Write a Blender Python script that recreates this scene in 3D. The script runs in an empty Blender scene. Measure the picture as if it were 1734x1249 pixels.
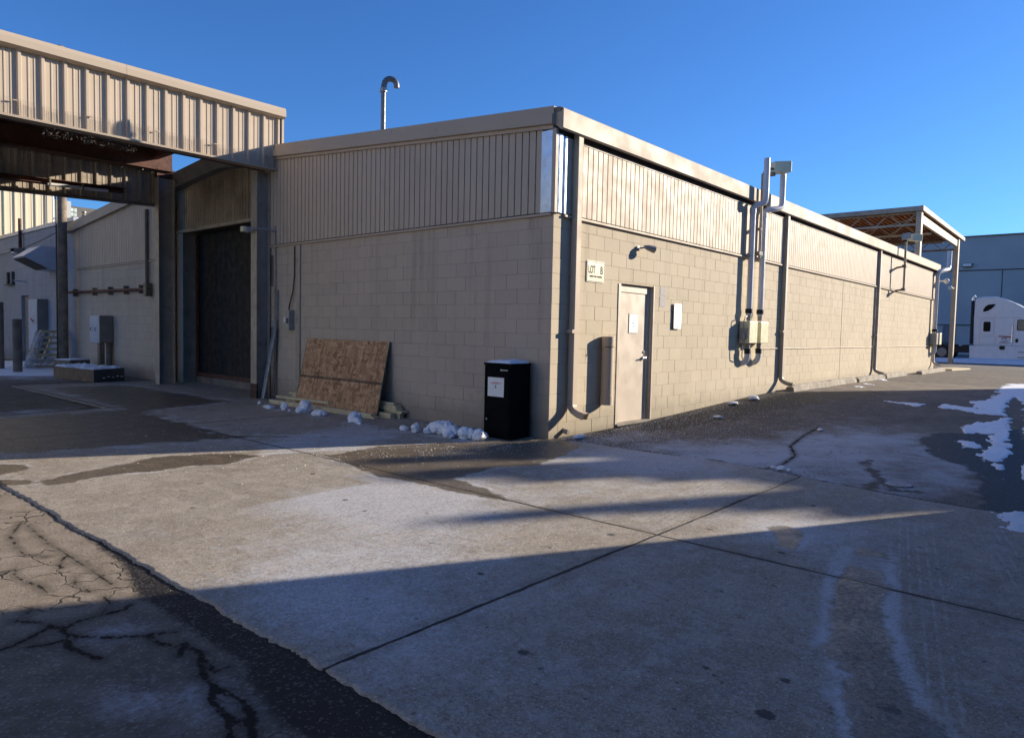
import bpy, math, random
import numpy as np
from math import radians as rad, sin, cos, pi, sqrt
from mathutils import Vector, noise as mnoise
random.seed(7)
S = bpy.context.scene
COL = S.collection

# ------------------------------------------------------------------ node helpers
class N:
    def __init__(s, name):
        m = bpy.data.materials.new(name); m.use_nodes = True
        s.m = m; s.t = m.node_tree; s.b = s.t.nodes['Principled BSDF']
        s.geo = None
    def new(s, k, **kw):
        n = s.t.nodes.new(k)
        for a, v in kw.items(): setattr(n, a, v)
        return n
    def lk(s, a, b): s.t.links.new(a, b)
    def put(s, sock, v):
        if isinstance(v, (int, float)): sock.default_value = v
        elif isinstance(v, tuple):
            sock.default_value = v + (1,) if (len(v) == 3 and len(sock.default_value) == 4) else v
        else: s.lk(v, sock)
    def pos(s):
        if s.geo is None: s.geo = s.new('ShaderNodeNewGeometry')
        return s.geo.outputs['Position']
    def attr(s, name):
        n = s.new('ShaderNodeAttribute'); n.attribute_name = name; return n.outputs['Fac']
    def scale(s, v, sc):
        n = s.new('ShaderNodeVectorMath', operation='MULTIPLY'); s.put(n.inputs[0], v); n.inputs[1].default_value = sc
        return n.outputs[0]
    def noise(s, sc, det=4, rough=.5, vec=None, dist=0):
        n = s.new('ShaderNodeTexNoise'); n.inputs['Scale'].default_value = sc; n.inputs['Detail'].default_value = det
        n.inputs['Roughness'].default_value = rough; n.inputs['Distortion'].default_value = dist
        s.put(n.inputs['Vector'], vec if vec is not None else s.pos()); return n.outputs['Fac']
    def voro(s, sc, feat='F1', vec=None, rnd=1):
        n = s.new('ShaderNodeTexVoronoi'); n.feature = feat; n.inputs['Scale'].default_value = sc
        n.inputs['Randomness'].default_value = rnd
        s.put(n.inputs['Vector'], vec if vec is not None else s.pos()); return n
    def math(s, op, a, b=0., c=None, clamp=False):
        n = s.new('ShaderNodeMath', operation=op); n.use_clamp = clamp
        s.put(n.inputs[0], a); s.put(n.inputs[1], b)
        if c is not None: s.put(n.inputs[2], c)
        return n.outputs[0]
    def mr(s, v, a, b, c=0., d=1., smooth=True):
        n = s.new('ShaderNodeMapRange'); n.interpolation_type = 'SMOOTHSTEP' if smooth else 'LINEAR'
        s.put(n.inputs['Value'], v); n.inputs['From Min'].default_value = a; n.inputs['From Max'].default_value = b
        n.inputs['To Min'].default_value = c; n.inputs['To Max'].default_value = d
        return n.outputs['Result']
    def mix(s, f, a, b, mode='MIX'):
        n = s.new('ShaderNodeMix', data_type='RGBA', blend_type=mode)
        s.put(n.inputs[0], f); s.put(n.inputs[6], a); s.put(n.inputs[7], b); return n.outputs[2]
    def bump(s, h, strength=.3, dist=.01, nrm=None):
        n = s.new('ShaderNodeBump'); n.inputs['Strength'].default_value = strength; n.inputs['Distance'].default_value = dist
        s.put(n.inputs['Height'], h)
        if nrm is not None: s.lk(nrm, n.inputs['Normal'])
        return n.outputs[0]
    def out(s, col, rough=.7, metal=0., nrm=None, spec=None):
        s.put(s.b.inputs['Base Color'], col); s.put(s.b.inputs['Roughness'], rough); s.put(s.b.inputs['Metallic'], metal)
        if nrm is not None: s.lk(nrm, s.b.inputs['Normal'])
        if spec is not None: s.b.inputs['Specular IOR Level'].default_value = spec
        return s.m

def simple(name, col, rough=.6, metal=0., var=.15, sc=3., bump=0., bsc=60., dirt=None, dirtamt=.0, streak=False):
    n = N(name)
    f = n.noise(sc, 6, .6)
    c = n.mix(n.mr(f, .3, .7), tuple(x*(1-var) for x in col), tuple(min(1, x*(1+var)) for x in col))
    if streak:
        f3 = n.noise(1., 5, .6, n.scale(n.pos(), (9., 9., .7)))
        c = n.mix(n.mr(f3, .45, .75, 0, .45), c, tuple(x*.62 for x in col))
    if dirt:
        f2 = n.noise(sc*2.3, 8, .7)
        c = n.mix(n.mr(f2, .5, .72, 0, dirtamt), c, dirt)
    nr = n.bump(n.noise(bsc, 4, .6), bump, .004) if bump else None
    r = n.mr(n.noise(sc*3, 4), .3, .7, max(.03, rough-.08), min(1, rough+.08))
    return n.out(c, r, metal, nr)

# ------------------------------------------------------------------ mesh helpers
class MB:
    def __init__(s): s.v = []; s.f = []; s.a = {}
    def add(s, vs, fs):
        o = len(s.v); s.v += [tuple(p) for p in vs]; s.f += [tuple(i+o for i in f) for f in fs]; return s
    def box(s, x0, x1, y0, y1, z0, z1):
        return s.add([(x0,y0,z0),(x1,y0,z0),(x1,y1,z0),(x0,y1,z0),(x0,y0,z1),(x1,y0,z1),(x1,y1,z1),(x0,y1,z1)],
              [(0,3,2,1),(4,5,6,7),(0,1,5,4),(1,2,6,5),(2,3,7,6),(3,0,4,7)])
    def obox(s, c, u, v, w):      # oriented box: centre and three half vectors
        c, u, v, w = map(Vector, (c, u, v, w)); P = []
        for k in (-1, 1):
            for a, b in ((-1,-1),(1,-1),(1,1),(-1,1)): P.append(c+u*a+v*b+w*k)
        return s.add(P, [(0,3,2,1),(4,5,6,7),(0,1,5,4),(1,2,6,5),(2,3,7,6),(3,0,4,7)])
    def beam(s, p0, p1, w, h, up=(0,0,1)):
        p0, p1 = Vector(p0), Vector(p1); d = (p1-p0); L = d.length; d.normalize()
        upv = Vector(up)
        if abs(d.dot(upv)) > .98: upv = Vector((1,0,0))
        sd = d.cross(upv).normalized(); u2 = sd.cross(d)
        return s.obox((p0+p1)/2, sd*w/2, u2*h/2, d*L/2)
    def tube(s, path, r, n=12, cap=True):
        path = [Vector(p) for p in path]; rr = r if isinstance(r, (list, tuple)) else [r]*len(path)
        o = len(s.v); prev = None
        for i, p in enumerate(path):
            d = (path[min(i+1, len(path)-1)]-path[max(i-1, 0)]).normalized()
            if prev is None:
                a = Vector((0,0,1)) if abs(d.z) < .9 else Vector((1,0,0))
                x = d.cross(a).normalized()
            else: x = (prev-d*prev.dot(d)).normalized()
            prev = x; y = d.cross(x)
            for k in range(n):
                t = 2*pi*k/n; s.v.append(tuple(p+x*cos(t)*rr[i]+y*sin(t)*rr[i]))
        for i in range(len(path)-1):
            for k in range(n):
                a = o+i*n+k; b = o+i*n+(k+1) % n
                s.f.append((a, b, b+n, a+n))
        if cap:
            s.f.append(tuple(o+n-1-k for k in range(n))); s.f.append(tuple(o+(len(path)-1)*n+k for k in range(n)))
        return s
    def prism(s, poly, vec):      # planar polygon extruded along vec
        n = len(poly); P = [Vector(p) for p in poly]; V = Vector(vec)
        return s.add([tuple(p) for p in P]+[tuple(p+V) for p in P],
              [tuple(range(n-1, -1, -1)), tuple(range(n, 2*n))]+[(i, (i+1) % n, (i+1) % n+n, i+n) for i in range(n)])
    def build(s, name, mat, parent=None, loc=None, smooth=False, bevel=0, fix=True):
        me = bpy.data.meshes.new(name)
        o = bpy.data.objects.new(name, me)
        L = Vector((0,0,0))
        if parent is not None:
            r = parent
            while r.parent is not None: r = r.parent
            L = r.location.copy(); o.parent = parent
        elif loc is not None: L = Vector(loc); o.location = L
        me.from_pydata([(p[0]-L.x, p[1]-L.y, p[2]-L.z) for p in s.v], [], s.f)
        for k, arr in s.a.items():
            at = me.attributes.new(k, 'FLOAT', 'POINT'); at.data.foreach_set('value', np.asarray(arr, dtype=np.float32))
        if fix:
            import bmesh
            bm = bmesh.new(); bm.from_mesh(me); bmesh.ops.recalc_face_normals(bm, faces=bm.faces); bm.to_mesh(me); bm.free()
        if smooth:
            me.polygons.foreach_set('use_smooth', [True]*len(me.polygons))
            if smooth == 'a':
                md = o.modifiers.new('edge', 'EDGE_SPLIT'); md.split_angle = rad(40)
        if bevel:
            md = o.modifiers.new('bevel', 'BEVEL'); md.width = bevel; md.segments = 2; md.limit_method = 'ANGLE'; md.angle_limit = rad(40)
        me.materials.append(mat); COL.objects.link(o); return o

def thing(name, loc, label, cat, group=None):
    o = bpy.data.objects.new(name, None); o.location = loc; o.empty_display_size = .2; COL.objects.link(o)
    return tag(o, label, cat, group)
def tag(o, label, cat, group=None):
    o['label'] = label; o['category'] = cat
    if group: o['group'] = group
    return o
def struct(o): o['kind'] = 'structure'; return o
def arc(c, a, b, r, t0, t1, n=8):
    c, a, b = Vector(c), Vector(a), Vector(b)
    return [c+a*r*cos(t0+(t1-t0)*i/n)+b*r*sin(t0+(t1-t0)*i/n) for i in range(n+1)]

def gz(x):
    t = min(1, max(0, (x-.3)/8.7)); return .25*t*t*(3-2*t)*1.0
def gzn(x):
    t = np.clip((x-.3)/8.7, 0, 1); return .25*t*t*(3-2*t)

# ------------------------------------------------------------------ materials
WALLC = (.505, .418, .326)
def wall_mat(name, col, grime=.5):
    n = N(name)
    tone = n.attr('tone'); joint = n.attr('joint')
    base = n.mix(tone, tuple(c*.955 for c in col), tuple(c*1.03 for c in col))
    big = n.noise(.9, 5, .6)
    base = n.mix(n.mr(big, .35, .75, 0, .30), base, tuple(c*.74 for c in col))
    pit = n.noise(70, 3, .75)                        # split / porous face
    base = n.mix(n.mr(pit, .56, .72, 0, .45), base, tuple(c*.52 for c in col))
    streak = n.noise(1., 6, .65, n.scale(n.pos(), (4.2, 4.2, .22)))
    zz = n.new('ShaderNodeSeparateXYZ'); n.lk(n.pos(), zz.inputs[0])
    hi = n.mr(zz.outputs['Z'], .4, 3.0, .15, 1.)
    base = n.mix(n.math('MULTIPLY', n.mr(streak, .5, .72, 0, grime), hi), base, (col[0]*.45, col[1]*.46, col[2]*.47))
    spall = n.noise(7.5, 8, .8, dist=.4)
    base = n.mix(n.mr(spall, .60, .66, 0, .5), base, tuple(c*.70 for c in col))
    base = n.mix(n.mr(spall, .36, .30, 0, .5), base, tuple(min(1, c*1.18) for c in col))
    blot = n.noise(2.6, 10, .75, dist=.6)
    base = n.mix(n.mr(blot, .56, .72, 0, grime*.8), base, tuple(c*.55 for c in col))
    lo = n.math('ADD', zz.outputs['Z'], n.math('MULTIPLY', n.noise(3, 5, .7), -.6))
    base = n.mix(n.mr(lo, .25, -.22, 0, .55), base, tuple(c*.42 for c in col))
    base = n.mix(n.math('MULTIPLY', joint, n.mr(n.noise(2.2, 5, .7), .42, .62, .0, .5)), base, tuple(c*.25 for c in col))
    nr = n.bump(pit, .55, .006); nr = n.bump(n.noise(14, 4, .6), .25, .006, nr)
    return n.out(base, .85, 0, nr, .25)
M = {}
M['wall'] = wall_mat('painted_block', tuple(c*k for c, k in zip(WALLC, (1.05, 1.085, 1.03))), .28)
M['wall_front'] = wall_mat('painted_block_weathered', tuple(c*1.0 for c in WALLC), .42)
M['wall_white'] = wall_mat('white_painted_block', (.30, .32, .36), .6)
M['panel'] = simple('beige_metal', (.48, .395, .305), .55, 0, .04, 1.2, 0, 30, (.3, .25, .19), .18)
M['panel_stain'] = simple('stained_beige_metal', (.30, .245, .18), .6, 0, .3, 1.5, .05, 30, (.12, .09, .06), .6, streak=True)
M['fascia'] = simple('beige_fascia', (.44, .36, .275), .6, 0, .02, .6, 0, 30, (.34, .28, .22), .12)
M['trim'] = simple('dark_trim', (.06, .055, .05), .7)
M['galv'] = simple('galvanised_sheet', (.50, .62, .72), .34, .75, .08, 4, 0, 20, (.35, .3, .26), .35)
M['galv_pipe'] = simple('galvanised_pipe', (.30, .31, .33), .5, .6, .2, 6)
M['vent_metal'] = simple('dull_vent_metal', (.16, .165, .175), .5, .7, .25, 8)
M['rust'] = simple('rusty_steel', (.085, .032, .02), .75, 0, .3, 6, .15, 50)
M['steel'] = simple('painted_steel_beige', (.36, .31, .25), .55, 0, .12, 2.5, .06, 30, (.15, .1, .07), .5, streak=True)
M['column_paint'] = simple('tan_column_paint', (.42, .35, .26), .6, 0, .1, 2)
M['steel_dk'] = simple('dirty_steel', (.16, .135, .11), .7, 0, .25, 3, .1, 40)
M['door'] = simple('door_paint', (.53, .45, .36), .42, 0, .04, 1.5, .04, 8, (.35, .28, .2), .25)
M['pvc'] = simple('white_pvc', (.62, .62, .63), .35, 0, .05, 3, 0, 30, (.5, .48, .45), .35)
for k_ in ('panel', 'fascia'): M[k_].node_tree.nodes['Principled BSDF'].inputs['Specular IOR Level'].default_value = .2
M['rubber'] = simple('black_rubber', (.012, .012, .012), .6)
M['black'] = simple('black_powder_coat', (.005, .005, .006), .8, 0, .2, 5)
M['black'].node_tree.nodes['Principled BSDF'].inputs['Specular IOR Level'].default_value = .08
M['curtain'] = simple('black_mesh_door', (.004, .004, .005), .75, 0, .4, 2)
M['cream'] = simple('cream_enamel', (.66, .62, .42), .4, 0, .05, 4, 0, 30, (.45, .4, .25), .25)
M['grey_enamel'] = simple('grey_enamel', (.31, .295, .27), .45, 0, .1, 4)
M['blue_grey'] = simple('blue_grey_enamel', (.42, .47, .54), .4, 0, .08, 3)
M['dk_enamel'] = simple('brown_enamel', (.20, .185, .17), .5, 0, .1, 3)
M['paper'] = simple('white_paper', (.80, .80, .78), .6, 0, .03, 20)
M['white'] = simple('white_enamel', (.78, .77, .74), .4, 0, .04, 3)
M['signface'] = simple('sign_face', (.66, .60, .38), .4, 0, .04, 8)
M['ink'] = simple('grey_ink', (.06, .06, .05), .8)
M['blueink'] = simple('blue_ink', (.10, .35, .50), .6)
M['redink'] = simple('red_ink', (.45, .08, .07), .6)
M['brass'] = simple('dull_metal', (.12, .10, .07), .5, .6)
M['chrome'] = simple('chrome', (.8, .8, .8), .18, 1)
M['snow'] = None
M['concrete_post'] = simple('cast_concrete', (.30, .265, .215), .9, 0, .25, 5, .5, 50, (.14, .12, .1), .5)
M['wood'] = simple('pine_lumber', (.60, .50, .31), .7, 0, .12, 9, .15, 60)
M['wood_grey'] = simple('weathered_pole_wood', (.20, .155, .115), .9, 0, .3, 5, .4, 40, streak=True)
M['truck'] = simple('white_truck_paint', (.74, .75, .76), .3, 0, .03, 1)
M['glass'] = simple('dark_glass', (.008, .009, .011), .25)
M['glass'].node_tree.nodes['Principled BSDF'].inputs['Specular IOR Level'].default_value = .05
M['glass_teal'] = simple('teal_glass', (.05, .12, .12), .1)
M['wh'] = simple('blue_grey_cladding', (.38, .395, .41), .6, 0, .06, .4, .05, 10)
M['tan'] = simple('tan_metal', (.62, .54, .38), .5, 0, .04, .3)
M['yellow'] = simple('yellow_paint', (.75, .48, .03), .5)
M['dkclad'] = simple('dark_cladding', (.11, .105, .10), .7)
M['roof'] = simple('roof_membrane', (.22, .21, .2), .8)
M['deck'] = simple('wood_deck_soffit', (.33, .14, .055), .8, 0, .25, 3)
M['offwall'] = simple('dark_brick_wall', (.13, .12, .12), .8)

def snow_mat():
    n = N('snow'); f = n.noise(14, 6, .6)
    c = n.mix(n.mr(n.noise(3.5, 7, .7), .52, .72, 0, .4), (.80, .82, .86), (.40, .38, .37))
    nr = n.bump(f, .5, .02); nr = n.bump(n.noise(90, 3), .3, .004, nr)
    n.b.inputs['Subsurface Weight'].default_value = .15
    n.b.inputs['Subsurface Radius'].default_value = (.03, .04, .05)
    return n.out(c, .7, 0, nr)
M['snow'] = snow_mat()

def osb_mat():
    n = N('osb_flakes')
    base = None; cols = [(.50, .29, .13), (.34, .17, .07), (.62, .40, .2)]
    wp = n.new('ShaderNodeVectorMath', operation='ADD'); n.lk(n.pos(), wp.inputs[0]); wn_ = n.new('ShaderNodeTexNoise'); wn_.inputs['Scale'].default_value = 14; wn_.inputs['Detail'].default_value = 4; n.lk(n.pos(), wn_.inputs['Vector'])
    ws_ = n.new('ShaderNodeVectorMath', operation='SCALE'); n.lk(wn_.outputs['Color'], ws_.inputs[0]); ws_.inputs['Scale'].default_value = .10; n.lk(ws_.outputs[0], wp.inputs[1])
    def rot(a, sc):
        m_ = n.new('ShaderNodeMapping'); m_.inputs['Rotation'].default_value = (a, 0, 0); m_.inputs['Scale'].default_value = sc; n.lk(wp.outputs[0], m_.inputs['Vector']); return m_.outputs[0]
    v1 = n.voro(9, 'F1', rot(.6, (1., .55, 2.2))); w = n.new('ShaderNodeTexWhiteNoise'); n.lk(v1.outputs['Color'], w.inputs['Vector'])
    dst = n.noise(9, 5, .7)
    v2 = n.voro(10, 'F1', rot(-.5, (1., 2.3, .6))); w2 = n.new('ShaderNodeTexWhiteNoise'); n.lk(v2.outputs['Color'], w2.inputs['Vector'])
    a = n.mix(w.outputs['Value'], (.20, .095, .045), (.62, .38, .21))
    b = n.mix(w2.outputs['Value'], (.24, .115, .05), (.60, .36, .19))
    c = n.mix(n.mr(dst, .42, .56), a, b)
    c = n.mix(n.mr(n.noise(45, 4, .7), .52, .7, 0, .7), c, (.18, .08, .03))
    c = n.mix(n.mr(n.noise(5, 8, .75), .55, .72, 0, .5), c, (.22, .13, .07))
    z = n.new('ShaderNodeSeparateXYZ'); n.lk(n.pos(), z.inputs[0])
    d = n.math('ABSOLUTE', n.math('SUBTRACT', z.outputs['Z'], .545))
    m = n.math('MULTIPLY', n.mr(d, .03, .012), n.mr(n.noise(14, 5, .8), .38, .5, .15, .9))
    c = n.mix(m, c, (.06, .04, .03))
    return n.out(c, .75, 0, n.bump(dst, .5, .004))
M['osb'] = osb_mat()
M['osb_edge'] = simple('green_edge_paint', (.03, .12, .10), .7)

def concrete_mat():
    n = N('concrete')
    P = n.pos(); xyz = n.new('ShaderNodeSeparateXYZ'); n.lk(P, xyz.inputs[0]); X, Y = xyz.outputs[0], xyz.outputs[1]
    big = n.noise(.7, 8, .62); mid = n.noise(4.5, 9, .68); fine = n.noise(55, 6, .7); grit = n.noise(170, 3, .8)
    c = n.mix(n.mr(big, .3, .7), (.235, .198, .15), (.345, .30, .238))
    c = n.mix(n.mr(mid, .46, .60, 0, .6), c, (.43, .37, .295))
    c = n.mix(n.mr(n.noise(11, 8, .75), .52, .64, 0, .55), c, (.15, .12, .09))
    c = n.mix(n.mr(n.noise(1.7, 8, .7, dist=.8), .5, .72, 0, .5), c, (.21, .165, .115))
    c = n.mix(n.mr(fine, .50, .66, 0, .6), c, (.14, .115, .09))
    c = n.mix(n.mr(grit, .54, .64, 0, .6), c, (.66, .60, .52))
    c = n.mix(n.mr(n.noise(95, 4, .8), .40, .30, 0, .7), c, (.10, .085, .07))
    va = n.voro(105); wa = n.new('ShaderNodeTexWhiteNoise'); n.lk(va.outputs['Color'], wa.inputs['Vector'])
    c = n.mix(n.mr(wa.outputs['Value'], .78, 1., 0, .5), c, (.12, .10, .08))
    c = n.mix(n.mr(wa.outputs['Value'], .16, 0., 0, .5), c, (.58, .52, .44))
    vb = n.voro(30); wb = n.new('ShaderNodeTexWhiteNoise'); n.lk(vb.outputs['Color'], wb.inputs['Vector'])
    c = n.mix(n.math('MULTIPLY', n.mr(wb.outputs['Value'], .95, .98), n.mr(vb.outputs['Distance'], .34, .2, 0, .8)), c, (.09, .075, .06))
    c = n.mix(n.math('MULTIPLY', n.mr(wb.outputs['Value'], .04, .02), n.mr(vb.outputs['Distance'], .3, .2, 0, .7)), c, (.62, .57, .5))
    # frost / salt bloom
    fr = n.attr('frost')
    dr = n.noise(1., 7, .75, n.scale(P, (17., 1.6, 1.)), dist=.3)
    c = n.mix(n.math('MULTIPLY', n.mr(dr, .52, .68, 0, .65), n.mr(n.noise(1.1, 3), .45, .6)), c, (.17, .14, .105))
    rm_ = n.new('ShaderNodeMapping'); rm_.inputs['Rotation'].default_value = (0, 0, rad(-42)); rm_.inputs['Scale'].default_value = (1.3, 16, 1); n.lk(P, rm_.inputs['Vector'])
    dd_ = n.noise(1., 7, .75, rm_.outputs[0], .25)
    fr = n.math('ADD', fr, n.math('MULTIPLY', n.attr('drag'), n.mr(dd_, .44, .60, -.35, .45)))
    fn = n.math('ADD', n.math('MULTIPLY', n.noise(2.1, 10, .78, n.scale(P, (1., 1.5, 1.))), .8), n.math('ADD', n.math('MULTIPLY', n.noise(24, 6, .8), .5), n.math('MULTIPLY', dr, .42)))
    fa = n.mr(n.math('ADD', n.math('MULTIPLY', fr, 1.0), fn), 1.09, 1.48, 0, .85)
    fa = n.math('MULTIPLY', fa, n.mr(n.noise(60, 5, .85), .42, .58, .25, 1.))
    c = n.mix(fa, c, (.56, .58, .62))
    # faint tyre tread prints
    ta = n.attr('tread'); tc = n.attr('treadc')
    st = n.math('SINE', n.math('MULTIPLY', tc, 75.))
    tk = n.math('MULTIPLY', n.math('MULTIPLY', n.mr(st, .35, .9), ta), n.mr(n.noise(7, 7, .75), .42, .62, 0, .5))
    c = n.mix(tk, c, (.55, .55, .57))
    # dark drips and oil spots
    v = n.voro(1.7); sp = n.math('ADD', v.outputs['Distance'], n.math('MULTIPLY', n.noise(22, 4), .10))
    c = n.mix(n.math('MULTIPLY', n.mr(sp, .105, .088), n.mr(n.noise(.9, 2), .45, .5)), c, (.04, .03, .03))
    v = n.voro(5.2); sp = n.math('ADD', v.outputs['Distance'], n.math('MULTIPLY', n.noise(40, 4), .12))
    c = n.mix(n.math('MULTIPLY', n.mr(sp, .125, .10), n.mr(n.noise(1.6, 2), .5, .58, 0, .85)), c, (.07, .06, .055))
    c = n.mix(n.mr(n.math('ADD', n.attr('spot'), n.math('MULTIPLY', n.math('SUBTRACT', n.noise(45, 4, .7), .5), .03)), .008, -.004, 0, .85), c, (.035, .03, .028))
    # white salt flecks
    v = n.voro(11.); c = n.mix(n.math('MULTIPLY', n.mr(v.outputs['Distance'], .09, .06), n.mr(n.noise(1.1, 3), .5, .62, 0, .8)), c, (.75, .76, .78))
    # wet
    wn = n.math('ADD', n.math('MULTIPLY', n.math('SUBTRACT', n.noise(3.2, 8, .6), .5), .26), n.math('MULTIPLY', n.math('SUBTRACT', n.noise(22, 5, .7), .5), .10))
    ws = n.math('ADD', n.attr('wet'), wn)
    w = n.mr(ws, -.015, .02)
    rim = n.math('MULTIPLY', n.mr(n.math('ABSOLUTE', n.math('ADD', ws, .035)), .05, .0), n.mr(n.noise(2.7, 5, .7), .45, .62, 0, .5))
    c = n.mix(rim, c, (.58, .60, .64))
    cw = n.mix(1., c, (.40, .36, .31), 'MULTIPLY')
    c = n.mix(w, c, cw)
    # joints
    jn = n.math('MULTIPLY', n.math('SUBTRACT', n.noise(5, 6, .7), .5), .035)
    jd = None
    for s_, c0 in ((X, -2.97), (Y, -3.34), (Y, 4.35)):
        d = n.math('ABSOLUTE', n.math('ADD', n.math('SUBTRACT', s_, c0), jn))
        jd = d if jd is None else n.math('MINIMUM', jd, d)
    jw = n.mr(n.noise(2.3, 4), .3, .7, .006, .016)
    j = n.mr(n.math('SUBTRACT', jd, jw), .006, -.004)
    halo = n.math('MULTIPLY', n.mr(jd, .12, .0, 0, .5), n.mr(n.noise(6, 6, .7), .4, .65))
    c = n.mix(halo, c, (.13, .11, .09))
    c = n.mix(j, c, (.03, .026, .022))
    cr = n.math('ADD', n.attr('crack'), n.math('MULTIPLY', n.math('SUBTRACT', n.noise(20, 5, .7), .5), .05))
    c = n.mix(n.mr(cr, .03, .004, 0, .4), c, (.10, .085, .07))
    h = n.math('SUBTRACT', n.math('ADD', n.math('MULTIPLY', fine, .5), n.math('MULTIPLY', grit, .35)), n.math('MULTIPLY', j, 2.5))
    nr = n.bump(h, .65, .006)
    rough = n.math('SUBTRACT', n.mr(mid, .3, .7, .72, .9), n.math('MULTIPLY', w, n.mr(fine, .4, .6, .42, .22)))
    return n.out(c, rough, 0, nr, .4)
M['concrete'] = concrete_mat()

def asphalt_mat():
    n = N('asphalt')
    P = n.pos()
    age_shade = n.attr('age_shade'); wet = n.attr('wet'); crk = n.attr('crack'); fr = n.attr('frost')
    big = n.noise(.8, 8, .65); fine = n.noise(65, 6, .75); mid = n.noise(5, 8, .7)
    dark = n.mix(n.mr(mid, .35, .7), (.060, .052, .046), (.12, .103, .088))
    old = n.mix(n.mr(mid, .35, .7), (.23, .185, .135), (.34, .28, .215))
    c = n.mix(n.mr(n.math('ADD', age_shade, n.math('MULTIPLY', n.math('SUBTRACT', big, .5), .6)), .1, .9), dark, old)
    v = n.voro(85); w = n.new('ShaderNodeTexWhiteNoise'); n.lk(v.outputs['Color'], w.inputs['Vector'])
    c = n.mix(n.mr(w.outputs['Value'], .72, 1., 0, .35), c, (.42, .39, .35))
    c = n.mix(n.mr(fine, .5, .72, 0, .6), c, (.03, .027, .025))
    fn = n.math('ADD', n.math('MULTIPLY', n.noise(1.9, 8, .72), 1.0), n.math('MULTIPLY', n.noise(30, 6, .8), .6))
    fa = n.mr(n.math('ADD', fr, fn), 1.05, 1.55, 0, .8)
    c = n.mix(fa, c, (.55, .57, .61))
    wn = n.math('ADD', n.math('MULTIPLY', n.math('SUBTRACT', n.noise(2.6, 9, .72), .5), n.attr('wamp')), n.math('MULTIPLY', n.math('SUBTRACT', n.noise(26, 5, .7), .5), .10))
    ws = n.mr(n.math('ADD', wet, wn), -.03, .03)
    cwet = n.mix(n.mr(w.outputs['Value'], .78, 1., 0, .7), (.018, .016, .015), (.14, .13, .12))
    c = n.mix(ws, c, cwet)
    # fine alligator cracking of the old patch
    dv = n.new('ShaderNodeVectorMath', operation='ADD'); n.lk(P, dv.inputs[0])
    nz = n.new('ShaderNodeTexNoise'); nz.inputs['Scale'].default_value = 7; n.lk(P, nz.inputs['Vector'])
    sc = n.new('ShaderNodeVectorMath', operation='SCALE'); n.lk(nz.outputs['Color'], sc.inputs[0]); sc.inputs['Scale'].default_value = .16
    n.lk(sc.outputs[0], dv.inputs[1])
    vv = n.voro(4.6, 'DISTANCE_TO_EDGE', dv.outputs[0])
    al = n.math('MULTIPLY', n.mr(vv.outputs['Distance'], .030, .008), n.math('MULTIPLY', n.attr('allig'), n.mr(n.noise(1.3, 4), .42, .52)))
    c = n.mix(al, c, (.035, .03, .026))
    cr = n.math('ADD', crk, n.math('MULTIPLY', n.math('SUBTRACT', n.noise(9, 9, .8), .5), .09))
    crf = n.mr(cr, .012, .002)
    c = n.mix(n.mr(cr, .07, .0, 0, .55), c, (.05, .042, .036))
    c = n.mix(crf, c, (.010, .009, .008))
    h = n.math('SUBTRACT', n.math('ADD', fine, n.math('MULTIPLY', w.outputs['Value'], .3)), n.math('ADD', n.math('MULTIPLY', crf, 3.), n.math('MULTIPLY', al, 1.2)))
    nr = n.bump(h, .8, .008)
    rough = n.math('SUBTRACT', .9, n.math('MULTIPLY', ws, .25))
    return n.out(c, rough, 0, nr, .3)
M['asphalt'] = asphalt_mat()

# ------------------------------------------------------------------ ground
def seg_dist(px, py, pts, closed=False):
    d = np.full(px.shape, 1e9)
    n = len(pts)
    for i in range(n if closed else n-1):
        a = np.array(pts[i]); b = np.array(pts[(i+1) % n]); ab = b-a; L = (ab**2).sum()+1e-9
        t = np.clip(((px-a[0])*ab[0]+(py-a[1])*ab[1])/L, 0, 1)
        d = np.minimum(d, np.hypot(px-a[0]-t*ab[0], py-a[1]-t*ab[1]))
    return d
def sdf(px, py, poly):            # positive inside
    ins = np.zeros(px.shape, bool); n = len(poly)
    for i in range(n):
        x0, y0 = poly[i]; x1, y1 = poly[(i+1) % n]
        if y0 == y1: continue
        c = ((y0 > py) != (y1 > py)) & (px < (x1-x0)*(py-y0)/(y1-y0)+x0)
        ins ^= c
    d = seg_dist(px, py, poly, True)
    return np.where(ins, d, -d)
def blob(px, py, x, y, sx, sy, ang=0):
    dx, dy = px-x, py-y; c, s_ = cos(ang), sin(ang)
    u = dx*c+dy*s_; v = -dx*s_+dy*c
    return np.exp(-(u/sx)**2-(v/sy)**2)
def grid_mesh(xs, ys, zf, xmap=None):
    gx, gy = np.meshgrid(xs, ys)
    if xmap is not None: gx = xmap(gx, gy)
    px, py = gx.ravel(), gy.ravel(); pz = zf(px, py)
    nx, ny = len(xs), len(ys)
    i = np.arange(nx-1)[None, :]+np.arange(ny-1)[:, None]*nx; i = i.ravel()
    f = np.stack([i, i+1, i+1+nx, i+nx], 1)
    return px, py, pz, f
def mesh_np(name, px, py, pz, f, attrs, mat, smooth=True):
    me = bpy.data.meshes.new(name)
    me.from_pydata(np.stack([px, py, pz], 1).tolist(), [], f.tolist())
    for k, a in attrs.items():
        at = me.attributes.new(k, 'FLOAT', 'POINT'); at.data.foreach_set('value', np.asarray(a, np.float32))
    me.polygons.foreach_set('use_smooth', [smooth]*len(me.polygons))
    me.materials.append(mat)
    o = bpy.data.objects.new(name, me); COL.objects.link(o); return o
def spans(*sp):                   # (start, end, step) triples -> coordinates
    out = []
    for a, b, s_ in sp: out += list(np.arange(a, b-1e-6, s_))
    out.append(sp[-1][1]); return np.array(sorted(set(np.round(out, 4))))

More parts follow.
